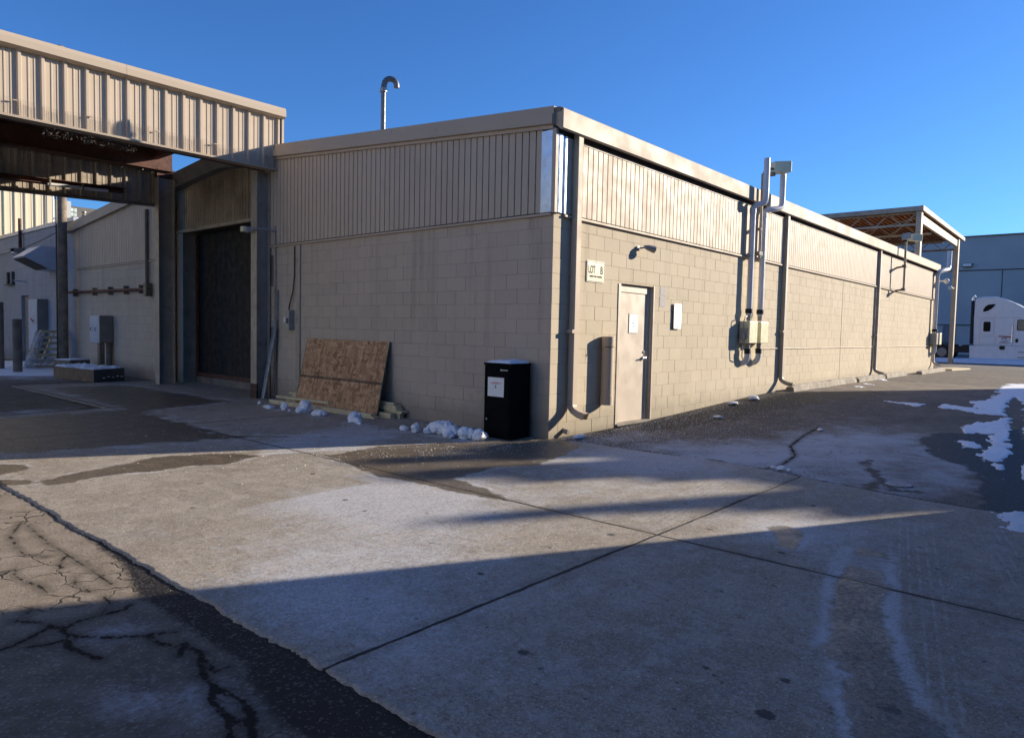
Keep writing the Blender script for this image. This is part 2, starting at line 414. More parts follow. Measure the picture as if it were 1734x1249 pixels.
CR_L = [[(-6.63,-2.15),(-6.58,-2.14),(-6.50,-2.10),(-6.40,-2.03),(-6.37,-2.21),(-6.34,-2.26),(-6.24,-2.37),(-6.14,-2.44),(-6.02,-2.51)],
[(-6.50,-1.84),(-6.42,-1.95),(-6.40,-2.03)],[(-6.40,-2.03),(-6.35,-2.09),(-6.28,-2.05),(-6.17,-2.05),(-6.10,-2.07),(-6.04,-2.02)],
[(-6.53,-2.21),(-6.45,-2.24),(-6.40,-2.25),(-6.42,-2.34),(-6.39,-2.46),(-6.36,-2.56)],
[(-6.13,-2.47),(-6.13,-2.57),(-6.08,-2.68),(-6.05,-2.66),(-6.05,-2.73),(-6.04,-2.82),(-6.09,-2.90),(-6.13,-3.04),(-6.14,-3.13),(-6.13,-3.21),(-6.12,-3.31),(-6.14,-3.43),(-6.21,-3.56),(-6.3,-3.8)],
[(-6.14,-3.13),(-6.19,-3.21),(-6.21,-3.32),(-6.21,-3.40),(-6.27,-3.52)],[(-6.21,-3.40),(-6.17,-3.49)],[(-6.06,-2.69),(-6.13,-2.78)],
[(-6.06,-2.86),(-6.08,-3.02),(-6.02,-3.03)]]
CR_S = [[(-5.98,0.13),(-6.14,-0.24),(-6.17,-0.52),(-6.18,-0.72),(-6.10,-0.88)],
[(-5.98,-0.02),(-6.00,-0.38),(-6.01,-0.59),(-6.00,-0.91),(-6.00,-1.10),(-5.99,-1.27),(-6.00,-1.45),(-6.00,-1.64)],
[(-6.30,-1.00),(-6.33,-1.16),(-6.31,-1.28),(-6.28,-1.40),(-6.28,-1.53)],[(-6.09,-1.36),(-6.14,-1.50),(-6.12,-1.69)],
[(-6.02,-0.94),(-6.10,-1.10),(-6.11,-1.17)],[(-6.10,-1.80),(-6.10,-1.91),(-6.17,-2.03)],[(-6.40,-1.71),(-6.46,-1.81),(-6.50,-1.84)]]
CR_R = [[(-0.11,-2.88),(0.55,-2.93),(1.27,-2.84),(1.90,-2.55),(2.86,-2.40),(3.66,-2.34)]]
CR_W = [[(-0.36,-3.98),(-0.06,-3.99),(0.34,-3.98),(0.40,-4.03)],[(1.36,-3.58),(1.60,-3.60),(1.08,-3.72),(0.68,-3.89),(0.40,-4.03)],[(0.33,-4.05),(0.05,-4.23),(0.14,-4.31),(0.15,-4.46)]]
J3Y = [-14, -5.25, -4.55, -3.66, -3.0, -2.27, -1.41, -.46, -.1, .05, .12, 13]
J3X = [-.45, -.31, -.26, -.11, .10, .19, .10, .13, .0, .0, .6, .6]

xs = spans((-600, -60, 90), (-60, -12, 8), (-12, -7.4, .4), (-7.4, -5.6, .02), (-5.6, -.6, .5), (-.6, 8, .06), (8, 18, .15), (18, 44, 1.), (44, 120, 8), (120, 700, 100))
ys = spans((-600, -60, 90), (-60, -12, 6), (-12, -5.6, .25), (-5.6, .4, .03), (.4, 2.4, .06), (2.4, 14, .25), (14, 24, .4), (24, 60, 4), (60, 700, 80))
px, py, pz, f = grid_mesh(xs, ys, lambda x, y: gzn(x))
gut = [(-5.76,1.5),(-5.80,.9),(-5.84,.2),(-5.86,-.7),(-5.90,-1.4),(-6.03,-1.95),(-6.02,-2.4),(-6.03,-2.81),(-6.01,-3.02),(-6.08,-3.19),(-6.15,-3.45),(-6.16,-3.58),(-6.14,-3.85),(-6.12,-4.4),(-6.1,-9),(-5.2,-9),(-5.2,1.5)]
w5 = [(3.47,-3.69),(4.23,-3.76),(4.52,-4.01),(5.2,-4.3),(5.4,-4.7),(2.46,-5.20),(-0.3,-5.6),(-1.2,-5.6),(-.8,-5.15),(-0.50,-5.00),(-0.16,-4.86),(0.25,-4.87),(0.51,-4.78),(1.28,-4.72),(1.66,-4.55),(2.03,-4.40),(2.33,-4.05)]
wall_wet = [(.9,-.1),(2.,-.9),(3.6,-1.15),(6,-1.4),(9.5,-2.1),(10.5,-1.5),(9,-.6),(7.9,-.0),(7.9,.3),(.9,.3)]
wet = np.maximum(sdf(px, py, gut)-.06, sdf(px, py, w5)-.04)
wet = np.maximum(wet, sdf(px, py, wall_wet)*.35-.05)
for c in CR_W: wet = np.maximum(wet, .05-seg_dist(px, py, c))
wet = np.maximum(wet, .035-np.abs(px-np.interp(py, J3Y, J3X)-.04)-np.where(py > -.2, 9, 0))
al = [(-3.3,11.5),(-3.05,7.2),(-4.6,6.75),(-4.32,6.08),(-4.85,4.45),(-5.2,4.3)]
wet = np.maximum(wet, .10-seg_dist(px, py, al))
age_shade = np.where(px < -5, np.clip((py+2.6)/1.1, .50, 1.), .0)  # left asphalt darkened beyond the shadow edge, shade put into its tone
age_shade = np.where((px < -2) & (py > 4), .38, age_shade)
age_shade = np.where(px >= -2, .40+.35*blob(px, py, 2., -3.6, 3.2, 1.1)+.12*np.clip((px-7)/6, 0, 1), age_shade)
age_shade = np.where((px > 15), .34, age_shade)
crack = seg_dist(px, py, CR_L[0])-.004
for c in CR_L: crack = np.minimum(crack, seg_dist(px, py, c)-.004)
for c in CR_S: crack = np.minimum(crack, seg_dist(px, py, c)+.004)
for c in CR_R: crack = np.minimum(crack, seg_dist(px, py, c)-.008)
fro = np.where(px < -5, .12+.6*blob(px, py, -5.98, -3.6, .10, .16)+.32*blob(px, py, -6.45, -3.0, .18, .25)+.35*blob(px, py, -6.2, -2.3, .25, .18)+.3*blob(px, py, -6.15, -3.2, .2, .3), .0)
fro = np.where(px < -5, fro-.3*(py > -1.8), fro)
fro = np.where(px > -2, .62*np.clip(blob(px, py, 1.2, -3.5, 3.0, 1.6)*1.5, 0, 1)+.45*blob(px, py, .6, -1.5, 1.2, 1.2)+.25*blob(px, py, 4.5, -2.6, 2.5, 1.)+.30*blob(px, py, 1.4, -.5, 1.8, .35)-.1, fro)
fro = fro+.75*blob(px, py, -1.4, 16.8, 2.2, 3.6)+.6*blob(px, py, -4.2, 7.3, 1.0, .4)+.35*blob(px, py, -3.9, 5.6, 1.3, .8)
fro = fro+.45*np.clip((px-26)/6, 0, 1)*(py > -6)*(px < 60)
wamp = np.where(px < -5, .10, .5)
g = struct(mesh_np('asphalt_ground', px, py, pz, f, dict(allig=np.where(px < -5, np.clip((py+2.1)/.5, 0, 1)+.8*blob(px, py, -6.12, -3.4, .12, .5), .0)*np.where(px < -6.9, 0, 1)+np.where(px > -2, .55*blob(px, py, 1.5, -3.2, 2.5, 1.5), 0), wamp=wamp, wet=wet, age_shade=age_shade, crack=crack, frost=fro), M['asphalt']))

# concrete apron, one sheet just above the asphalt
def xl(y):
    y = np.asarray(y); w = np.array([mnoise.fractal(Vector((1.7, v*3.1, .3)), .35, 2.3, 7) for v in y.ravel()]).reshape(y.shape)
    return np.where(y < 6.7, -5.77, np.where(y < 7.1, -5.77+(y-6.7)/.4*2.72, -3.05))+np.clip(.022*w, -.05, .05)
uu = np.concatenate([[-.0035], np.linspace(0, 1, 200), [1.0035]])
yy = spans((-14, -6, .4), (-6, 2.2, .018), (2.2, 3.2, .05), (3.2, 12.6, .15))
px, py, pz, f = grid_mesh(uu, yy, lambda x, y: gzn(x)+.009, lambda gx, gy: xl(gy)+(np.interp(gy, J3Y, J3X)-xl(gy))*np.clip(gx, 0, 1))
nxx = len(uu); k = np.arange(len(px)) % nxx
pz = np.where((k == 0) | (k == nxx-1), pz-.03, pz)
W1 = [(-2.9,1.03),(-2.94,.63),(-3.1,-.02),(-3.17,-.42),(-3.06,-.75),(-3.10,-1.18),(-3.05,-1.72),(-2.97,-2.05),(-2.80,-1.48),(-2.68,-.95),(-1.94,-.86),(-1.52,-1.08),(-.9,-.92),(-.09,-.65),(.1,-.1),(0,.1),(-1.36,.72),(-2.09,1.0),(-2.82,.9)]
W2 = [(-5.49,1.52),(-5.2,1.65),(-4.9,1.76),(-4.31,2.01),(-3.92,1.9),(-3.54,1.71),(-3.42,1.35),(-3.93,1.17),(-4.2,1.28),(-4.69,1.29),(-5.0,1.40),(-5.3,1.25),(-5.5,1.28)]
W3 = [(-5.85,2.9),(-5.41,2.45),(-5.45,2.15),(-5.7,2.0),(-5.9,2.0)]; W3b = [(-5.9,1.95),(-5.53,1.6),(-5.6,1.46),(-5.9,1.5)]
W4 = [(-2.70,-4.56),(-2.69,-4.72),(-3.1,-4.85),(-3.55,-4.95),(-3.89,-5.06),(-4.32,-5.22),(-4.6,-5.5),(-5.2,-5.6),(-4.76,-5.17),(-4.25,-5.0),(-4.0,-4.86),(-3.41,-4.70)]
wet = sdf(px, py, W1)-.0
for q_, o_ in ((W2, .0), (W3, 0), (W3b, 0), (W4, .03)): wet = np.maximum(wet, sdf(px, py, q_)+o_)
wet = np.maximum(wet, sdf(px, py, [(-2.17,-3.82),(-2.02,-3.91),(-2.11,-4.10),(-2.59,-4.18),(-2.61,-4.08),(-2.33,-3.97)]))
wet = np.maximum(wet, sdf(px, py, [(-2.25,-4.50),(-2.15,-4.66),(-2.36,-4.68),(-2.40,-4.54)]))
wet = np.maximum(wet, sdf(px, py, [(-5.8,2.9),(-3,2.3),(-1.3,.95),(-1.,1.2),(-2.6,3.2),(-2.4,6),(-.6,6.6),(-.7,12),(-3,12),(-3.2,7),(-5.8,6.9)])*.30-.12)
wet = np.clip(wet, -1, .25)
fro = .22+.38*blob(px, py, -5.35, -2.75, .35, .75)+.30*blob(px, py, -4.6, -2.4, .7, .9)+.42*blob(px, py, -.45, -1.75, .75, .75)
fro += .38*blob(px, py, -4.0, -.9, .45, .7)+.25*blob(px, py, -3.4, -1.3, .35, 1.0)+.30*blob(px, py, -2.1, -4.1, .5, .5)
fro += .08*(py < -3.3)+.12*((px > -2.9) & (py < .2) & (py > -3.3))
fro -= .22*((px < -3.4) & (py > -.6) & (py < 3))
fro += .25*blob(px, py, -3.6, -1.3, .8, .9)
for c, wdt, am in (([(-2.3,-4.44),(-3.0,-4.55),(-3.41,-4.66),(-4.0,-4.84),(-4.25,-4.98),(-4.9,-5.2)], .035, .5), ([(-2.5,-4.75),(-3.1,-4.90),(-3.6,-5.02),(-4.3,-5.28)], .035, .5)):
    fro += am*np.exp(-(seg_dist(px, py, c)/wdt)**2)
sn1 = [(-3.2,2.2),(-2.24,2.55),(-.90,3.0),(-.9,1.6),(-2.2,1.0),(-2.5,.95),(-2.92,1.25),(-3.38,1.34)]
fro += np.where(sdf(px, py, sn1) > 0, .55*np.clip(sdf(px, py, sn1)/.3, 0, 1), 0)
for sx_, sy_ in ((-.95,5.2),(-.80,4.6),(-.93,4.),(-.96,3.),(-.9,1.8),(-.85,1.2),(-.85,.8),(-.82,.5)): fro += .45*blob(px, py, sx_-.05, sy_-.05, .16, .22)
fro += .40*np.exp(-(seg_dist(px, py, [(-3.49,1.49),(-2.9,1.28),(-2.36,.99),(-1.6,.62)])/.06)**2)
tread = np.zeros(px.shape); tc = np.zeros(px.shape)
for a_, b_, w_, am in (((-1.1,-4.60),(-4.6,-5.37),.17,1.), ((-.67,-5.04),(-2.6,-5.5),.12,.8), ((-2.75,-3.12),(-.1,-2.74),.17,.8), ((-4.55,-.2),(-5.0,-3.2),.12,.35)):
    a_, b_ = np.array(a_), np.array(b_); dd = (b_-a_)/np.linalg.norm(b_-a_); nn = np.array([-dd[1], dd[0]])
    u = (px-a_[0])*dd[0]+(py-a_[1])*dd[1]; v = (px-a_[0])*nn[0]+(py-a_[1])*nn[1]
    m = np.clip((w_-np.abs(v))/.03, 0, 1)*np.clip(u/.2, 0, 1)*np.clip((np.linalg.norm(b_-a_)-u)/.3, 0, 1)*am
    tc = np.where(m > tread, v*1.55, tc); tread = np.maximum(tread, m)
crack = seg_dist(px, py, [(-4.4,6.9),(-3.2,7.0),(-1.4,6.3),(-.3,6.4)])-.004
spot = np.full(px.shape, 9.)
SP = [(-5.06,-3.85,.024),(-5.03,-3.90,.010),(-5.12,-4.0,.014),(-4.81,-4.86,.032),(-4.49,-4.82,.020),(-4.43,-5.2,.034),(-4.62,-4.52,.016),(-4.66,-4.58,.012),(-4.70,-4.63,.010),
(-3.4,-4.35,.014),(-2.35,-5.0,.016),(-1.9,-4.8,.012),(-3.2,-3.1,.025),(-2.55,-3.55,.02),(-3.95,-.95,.022),(-4.05,-1.35,.018),(-3.75,-1.75,.014),(-4.7,-1.3,.012),(-3.5,-.55,.012),(-3.35,-2.1,.012),(-4.25,-2.35,.016),(-4.45,-3.0,.02)]
R = random.Random(21)
for _ in range(70): SP.append((R.uniform(-5.5,-.6), R.uniform(-5.3,2.), R.uniform(.003,.011)))
for a_, b_, r_ in SP: spot = np.minimum(spot, np.hypot(px-a_, (py-b_)*.8)-r_)
spot = np.clip(spot, -1, .3)
ap = struct(mesh_np('concrete_apron', px, py, pz, f, dict(wet=wet, frost=fro, tread=tread, treadc=tc, crack=crack, spot=spot, drag=np.clip(sdf(px, py, sn1)/.25+.3, 0, 1)*1.), M['concrete']))

# snow cover left on the asphalt at the right, thin uneven sheets
def fnoise(px, py, sc, oc=4):
    r = np.zeros(px.shape)
    for i in range(len(px)): r[i] = mnoise.fractal(Vector((px[i]*sc, py[i]*sc, 3.3)), .6, 2.1, oc)
    return r
SN = [([(9.66,-3.67),(12.14,-3.62),(12.23,-3.85),(11.34,-4.03),(8.54,-4.13),(6.84,-4.33),(6.72,-3.83),(7.65,-3.79),(9.06,-3.49)], 'crumbly snow patch crossed by a tyre line beyond the middle patch'),
([(7.71,-3.24),(7.92,-3.28),(7.71,-3.72),(7.66,-3.91),(6.81,-4.00),(7.17,-3.64),(7.33,-3.30)], 'small snow patch left of the long tyre furrow'),
([(4.86,-4.00),(5.62,-4.10),(6.6,-4.40),(3.94,-4.72),(3.2,-4.84),(2.03,-4.82),(2.3,-4.70),(2.59,-4.53),(3.66,-4.48),(4.61,-4.42),(4.58,-4.24),(4.45,-4.13)], 'wide snow patch with a straight ploughed edge on dark asphalt'),
([(3.76,-4.15),(3.79,-4.24),(3.65,-4.46),(3.22,-4.48),(3.27,-4.33)], 'thin sliver of snow in front of the wide patch'),
([(12.9,-3.45),(17.,-3.3),(18.,-5.2),(1.46,-5.60),(1.45,-5.0),(2.6,-5.0),(3.3,-4.96),(4.6,-4.82),(6.4,-4.64),(8.45,-4.45),(10.5,-4.15)], 'long snow bank running along the right edge of the lot'),
([(-0.38,-5.02),(0.1,-5.3),(-.2,-5.6),(-0.95,-5.5),(-0.83,-5.16)], 'nearest snow patch at the edge of the wet gutter'),
([(7.75,-2.33),(7.60,-2.54),(7.71,-3.0),(7.28,-2.90)], 'narrow streak of snow on the dark asphalt'),
([(14.93,-.36),(15.9,-.30),(14.88,-.62)], 'little heap of snow by a concrete wheel stop'),
([(12.85,-.49),(13.04,-.62),(12.39,-.90),(12.46,-.68)], 'small flat scrap of snow on sunlit asphalt'),
([(11.4,-.72),(11.52,-.92),(11.0,-1.02)], 'smallest scrap of snow on sunlit asphalt'),
([(-2.9,24),(-.05,24),(-.05,17.2),(-1.0,15.5),(-1.9,15.7),(-2.6,16.4)], 'thin snow spread around the steel bollards'),
([(43,2.9),(43,-1.5),(46,-6),(40,-6),(39.3,-1),(39.4,1.2)], 'snow heaped under the white truck'),
([(36.5,6),(37.5,-6),(39.3,-8),(38.8,6)], 'flat band of snow in front of the truck')]
for poly, lab in SN:
    P = np.array(poly); x0, y0 = P.min(0)-.15; x1, y1 = P.max(0)+.15
    st = max(.02, (x1-x0)/90.); sy = max(.015, (y1-y0)/90.)
    px, py, _, f = grid_mesh(np.arange(x0, x1, st), np.arange(y0, y1, sy), lambda x, y: x*0)
    d = sdf(px, py, poly); big = x0 > 30
    r = fnoise(px, py*2.2, 2.4, 6)
    furrow = np.exp(-(seg_dist(px, py, [(14,-3.95),(8.6,-4.28),(5.5,-4.72),(2.6,-5.08),(1.,-5.2)])/.07)**2)*.0
    hh = np.clip((d+r*.10)*.35, -.03, .016 if not big else .22)+.006*r-furrow
    pz = gzn(px)+hh-.004
    keep = (hh[f] > -.028).any(1) & (d[f] > -.14).any(1)
    f = f[keep]
    used = np.unique(f); rm = -np.ones(len(px), int); rm[used] = np.arange(len(used))
    o = struct(mesh_np('snow_patch', px[used], py[used], pz[used], rm[f], {}, M['snow']))
    o['label'] = lab

# ------------------------------------------------------------------ block building
BL, BH = .4064, .2032
def sub_rect(r, h):
    x0, x1, z0, z1 = r; a0, a1, b0, b1 = h
    if a1 <= x0 or a0 >= x1 or b1 <= z0 or b0 >= z1: return [r]
    out = []
    if a0 > x0: out.append((x0, a0, z0, z1))
    if a1 < x1: out.append((a1, x1, z0, z1))
    m0, m1 = max(x0, a0), min(x1, a1)
    if b0 > z0: out.append((m0, m1, z0, b0))
    if b1 < z1: out.append((m0, m1, b1, z1))
    return [q for q in out if q[1]-q[0] > .012 and q[3]-q[2] > .012]
def block_wall(name, mat, parent, org, ud, nd, u0, u1, z0, z1, holes=(), shift=0., core=.2, zoff=0.):
    mb = MB(); tone = []; joint = []
    org, ud, nd = Vector(org), Vector(ud), Vector(nd); R = random.Random(len(name)+int(u1*10))
    k0 = int(math.floor((z0-zoff)/BH)); k1 = int(math.ceil((z1-zoff)/BH))
    for k in range(k0, k1):
        off = shift+(BL/2 if k % 2 else 0)
        j = int(math.floor((u0-off)/BL))
        while off+j*BL < u1:
            r = (max(u0, off+j*BL), min(u1, off+(j+1)*BL), max(z0, zoff+k*BH), min(z1, zoff+(k+1)*BH)); j += 1
            if r[1]-r[0] < .01 or r[3]-r[2] < .01: continue
            rs = [r]
            for h in holes: rs = [q for a in rs for q in sub_rect(a, h)]
            tn = R.random(); dp = R.uniform(-.0012, .0012); g = R.uniform(.0032, .0048)
            for (a, b, c, d) in rs:
                P = [(a,c),(b,c),(b,d),(a,d)]; I = [(a+g,c+g),(b-g,c+g),(b-g,d-g),(a+g,d-g)]
                vs = [org+ud*u+Vector((0,0,z))-nd*.0042 for u, z in P]+[org+ud*u+Vector((0,0,z))+nd*dp for u, z in I]
                mb.add(vs, [(4,5,6,7),(0,1,5,4),(1,2,6,5),(2,3,7,6),(3,0,4,7)])
                tone += [tn]*8; joint += [1]*4+[0]*4
    # solid core behind the faces
    rs = [(u0+.004, u1-.004, z0, z1)]
    for h in holes: rs = [q for a in rs for q in sub_rect(a, h)]
    for (a, b, c, d) in rs:
        P = []
        for dep in (.009, core):
            for u, z in ((a,c),(b,c),(b,d),(a,d)): P.append(org+ud*u+Vector((0,0,z))-nd*dep)
        mb.add(P, [(0,1,2,3),(7,6,5,4),(0,4,5,1),(1,5,6,2),(2,6,7,3),(3,7,4,0)])
        tone += [.5]*8; joint += [0]*8
    mb.a = dict(tone=tone, joint=joint)
    o = mb.build(name, mat, parent, fix=False)
    return o

def ribbed(mb, org, ud, nd, u0, u1, zb, zt, pitch, prof, back=.03):
    """vertical ribs: prof = [(u fraction in m, depth)] repeated each pitch; zb, zt functions of u"""
    org, ud, nd = Vector(org), Vector(ud), Vector(nd)
    pts = []; u = u0
    while u < u1-1e-4:
        for a, d in prof:
            if u+a < u1: pts.append((u+a, d))
        u += pitch
    pts.append((u1, prof[0][1]))
    o = len(mb.v)
    for u, d in pts:
        mb.v.append(tuple(org+ud*u+nd*d+Vector((0,0,zb(u))))); mb.v.append(tuple(org+ud*u+nd*d+Vector((0,0,zt(u)))))
    for i in range(len(pts)-1):
        a = o+2*i; mb.f.append((a, a+2, a+3, a+1))
    # flat back sheet and edge closure gives it thickness
    o2 = len(mb.v)
    for u in (u0, u1):
        mb.v.append(tuple(org+ud*u-nd*back+Vector((0,0,zb(u))))); mb.v.append(tuple(org+ud*u-nd*back+Vector((0,0,zt(u)))))
    mb.f.append((o2, o2+1, o2+3, o2+2))
    mb.f.append((o, o+1, o2+1, o2)); e = o+2*(len(pts)-1); mb.f.append((e, o2+2, o2+3, e+1))
    return mb
PROF = [(0, 0), (.088, 0), (.096, -.014), (.112, -.014), (.118, 0)]
PROF = [(0, .0), (.097, .0), (.103, -.026), (.113, -.026), (.1175, .0)]

ZR = lambda y: 4.40+.082*(9.5-abs(y-9.5))-.082*0      # rake top
BB = thing('block_building', (0,0,0), 'long low beige concrete block building with ribbed metal upper band and open cornice', 'building')
XE = 24.6
DOOR = (1.66, 2.66, -.2, 2.205)
def holes_long():
    return [DOOR]
wl = block_wall('block_wall', M['wall'], BB, (0,0,0), (1,0,0), (0,-1,0), 0, XE, -.1, 3.03, holes_long(), shift=BL/2)
wf = block_wall('block_wall', M['wall_front'], BB, (0,0,0), (0,1,0), (-1,0,0), .0, 7.3, -.1, 3.03, shift=0)
wf['label'] = 'shaded weathered block wall behind the chipboard'
wfl = block_wall('block_wall', M['wall_front'], BB, (0,0,0), (0,1,0), (-1,0,0), 12.0, 18.3, -.1, 3.03, shift=0)
MB().box(XE-.02, XE+.18, .01, 18.9, -.1, 4.3).build('end_wall', M['wall'], BB)
# metal bands
mb = MB(); ribbed(mb, (0,-.028,0), (1,0,0), (0,-1,0), .24, XE, lambda u: 3.045, lambda u: 4.02, .1235, PROF); mb.build('metal_panel', M['panel'], BB, fix=False)
MB().box(.2, XE, -.045, .0, 3.0, 3.028).build('panel_trim', M['panel'], BB)
MB().box(.24, XE, -.036, .0, 4.022, 4.05).build('panel_trim', M['panel'], BB)
MB().box(.0, XE, -.002, .05, 4.05, 4.16).build('dark_vent_strip', M['trim'], BB)
mb = MB(); ribbed(mb, (-.022,0,0), (0,1,0), (-1,0,0), .20, 7.3, lambda u: 3.045, lambda u: ZR(u)-.285, .1235, PROF); mb.build('metal_panel', M['panel'], BB, fix=False)
mb = MB(); ribbed(mb, (-.022,0,0), (0,1,0), (-1,0,0), 12.0, 18.25, lambda u: 3.045, lambda u: ZR(u)-.285, .1235, PROF); mb.build('metal_panel', M['panel'], BB, fix=False)
MB().box(-.045, .0, .02, 7.28, 2.998, 3.026).build('panel_trim', M['panel'], BB); MB().box(-.045, 0, 12.0, 18.3, 2.998, 3.026).build('panel_trim', M['panel'], BB)
# wall above the block behind the bands
mb = MB(); mb.box(.0, XE, .004, .18, 3.03, 4.1); mb.box(.004, .18, .0, 7.3, 3.03, 4.2); mb.box(.004, .18, 12., 18.3, 3.03, 4.3)
mb.build('upper_wall', M['trim'], BB)
# galvanised corner pieces
mb = MB(); mb.prism([(-.032,.02,3.04),(-.032,.205,3.04),(-.024,.21,3.04),(-.010,.02,3.04)], (0,0,1.07)); mb.build('corner_flashing', M['galv'], BB)
mb = MB()
pts = [(.015,-.034),(.05,-.045),(.10,-.05),(.125,-.02),(.15,-.012),(.19,-.03),(.225,-.034),(.225,-.006),(.015,-.006)]
mb.prism([(a,b,3.04) for a, b in pts], (0,0,1.02)); o = mb.build('corner_flashing', M['galv'], BB); o['label'] = 'bent shiny corner flashing'
MB().box(-.04, .012, -.045, .018, 3.03, 4.12).build('corner_trim', M['panel'], BB)
# rake fascia on the short side, two steps; eave box on the long side
def rake(y0, y1, x0, x1, zt, zb):
    return [(x0,y0,ZR(y0)-zt),(x0,y1,ZR(y1)-zt),(x0,y1,ZR(y1)-zb),(x0,y0,ZR(y0)-zb)]
def rake_prisms(segs, x0, x1, zt, zb):
    mb = MB()
    for y0, y1 in segs: mb.prism(rake(y0, y1, x0, x1, zt, zb), (x1-x0,0,0))
    return mb
rk = [(-.02, 3.3), (3.304, 7.05)]; rk2 = [(-.02, 2.2), (2.204, 5.7), (5.704, 7.05)]
rake_prisms(rk, -.075, .3, 0, .105).build('rake_fascia', M['fascia'], BB)
rake_prisms(rk2, -.11, .3, .108, .235).build('rake_fascia', M['fascia'], BB)
rake_prisms([(.0, 7.05)], -.06, .0, .237, .285).build('rake_trim', M['panel'], BB)
rl = [(12.3, 15.1), (15.104, 18.75)]
rake_prisms(rl, -.075, .3, 0, .105).build('rake_fascia', M['fascia'], BB)
rake_prisms(rl, -.12, .3, .108, .29).build('rake_fascia', M['fascia'], BB)
rb = [(7.051, 9.5), (9.5, 12.299)]
rake_prisms(rb, .18, .5, -.03, .24).build('rake_fascia', M['fascia'], BB)
mb = MB(); x = -.03
for L in (6.2, 6.2, 6.1, 6.2):
    x2 = min(x+L, XE+.12)
    mb.prism([(x,-.15,4.11),(x,-.15,4.355),(x,-.13,4.372),(x,.25,4.385),(x,.25,4.17),(x,-.02,4.165),(x,-.12,4.09)], (x2-x-.004,0,0)); x = x2
mb.build('eave_gutter', M['fascia'], BB)
# roof
mb = MB()
mb.add([(-.07,-.13,4.37),(XE+.1,-.13,4.37),(XE+.1,9.5,ZR(9.5)-.02),(-.07,9.5,ZR(9.5)-.02),(XE+.1,19.1,4.37),(-.07,19.1,4.37),
        (.1,0,4.15),(XE,0,4.15),(XE,9.5,4.9),(.1,9.5,4.9),(XE,19,4.15),(.1,19,4.15)],
       [(0,1,2,3),(3,2,4,5),(6,9,8,7),(9,11,10,8),(0,3,9,6),(3,5,11,9),(1,7,8,2),(2,8,10,4),(0,6,7,1),(5,4,10,11)])
mb.build('roof', M['roof'], BB)
# pilaster joint and filler on the short side
MB().box(-.03, 0, 6.02, 6.16, 0, 2.99).build('pilaster_strip', M['steel'], BB, bevel=.004)

# personnel door
fr = MB(); fr.box(1.62, 1.685, -.012, .12, .06, 2.20); fr.box(2.60, 2.665, .055, .12, .06, 2.20); fr.box(1.685, 2.60, .055, .12, 2.085, 2.20)
fr.box(2.665, 2.70, -.006, .02, .06, 2.22)
fr.build('door_frame', M['door'], BB, bevel=.003)
dr = MB(); dr.box(1.69, 2.595, .07, .11, .07, 2.08); dr = dr.build('door', M['door'], BB, bevel=.003)
for z in (1.86, 1.12, .32):
    MB().tube([(1.687,.056,z-.055),(1.687,.056,z+.055)], .011, 8).build('hinge', M['brass'], dr)
hm = MB(); hm.tube([(2.53,.07,1.07),(2.53,.02,1.07)], .028, 12); hm.tube([(2.53,.02,1.07),(2.42,.01,1.065)], .011, 8)
hm.build('handle', M['chrome'], dr, smooth='a'); MB().tube([(2.53,.07,1.16),(2.53,.055,1.16)], .022, 12).build('lock', M['chrome'], dr, smooth='a')
MB().box(1.66, 2.66, -.03, .11, .035, .068).build('threshold', M['concrete_post'], BB)
MB().box(2.05, 2.315, .063, .068, 1.455, 1.765).build('sign_backing', M['grey_enamel'], dr)
pp = MB(); pp.box(2.06, 2.305, .060, .0625, 1.465, 1.755); pp = pp.build('door_notice', M['paper'], dr)
nb = MB(); R = random.Random(3)
for i in range(9):
    for j in range(5):
        if R.random() < .55: nb.box(2.12+j*.026, 2.12+j*.026+R.uniform(.012,.022), .0586, .0596, 1.55+i*.013, 1.559+i*.013)
nb.build('notice_print', M['blueink'], dr)
# downspouts
def downspout(x, z0, zt=4.12, kick=.24, mat='panel', w=.105, d=.095):
    mb = MB(); y0 = -.018
    mb.box(x-w/2, x+w/2, y0-d, y0, z0+.12, zt)
    # elbow by sweeping the rectangle
    c = [(y0-d/2, z0+.12), (y0-d/2-.012, z0+.07), (y0-d/2-.05, z0+.03), (y0-d/2-kick*.55, z0-.01), (y0-d/2-kick, z0-.035)]
    o = len(mb.v); 
    for i, (yc, zc) in enumerate(c):
        a = [0, .35, .8, 1.15, 1.2][i]
        ny, nz_ = -cos(a), -sin(a)*1.0
        ny, nz_ = cos(a), sin(a)
        for sx in (-1, 1):
            for sd_ in (-1, 1):
                mb.v.append((x+sx*w/2, yc+sd_*ny*d/2, zc-sd_*nz_*d/2))
    for i in range(len(c)-1):
        a = o+4*i
        for p, q in ((0,1),(1,3),(3,2),(2,0)): mb.f.append((a+p, a+q, a+q+4, a+p+4))
    ob = mb.build('downspout', M[mat], BB, bevel=.004)
    s_ = MB()
    for z in (z0+1.1,):
        s_.box(x-w/2-.05, x+w/2+.01, y0-d-.004, y0-.0, z, z+.05)
    s_.build('strap', M['panel'], ob)
    return ob
downspout(.43, .34)
for xx in (8.22, 15.86): 
    o = downspout(xx, .44, w=.10, d=.085, mat='steel')
# dark gap between panels at expansion joint
MB().box(12.585, 12.6, -.004, .02, .2, 2.99).build('expansion_joint', M['trim'], BB)

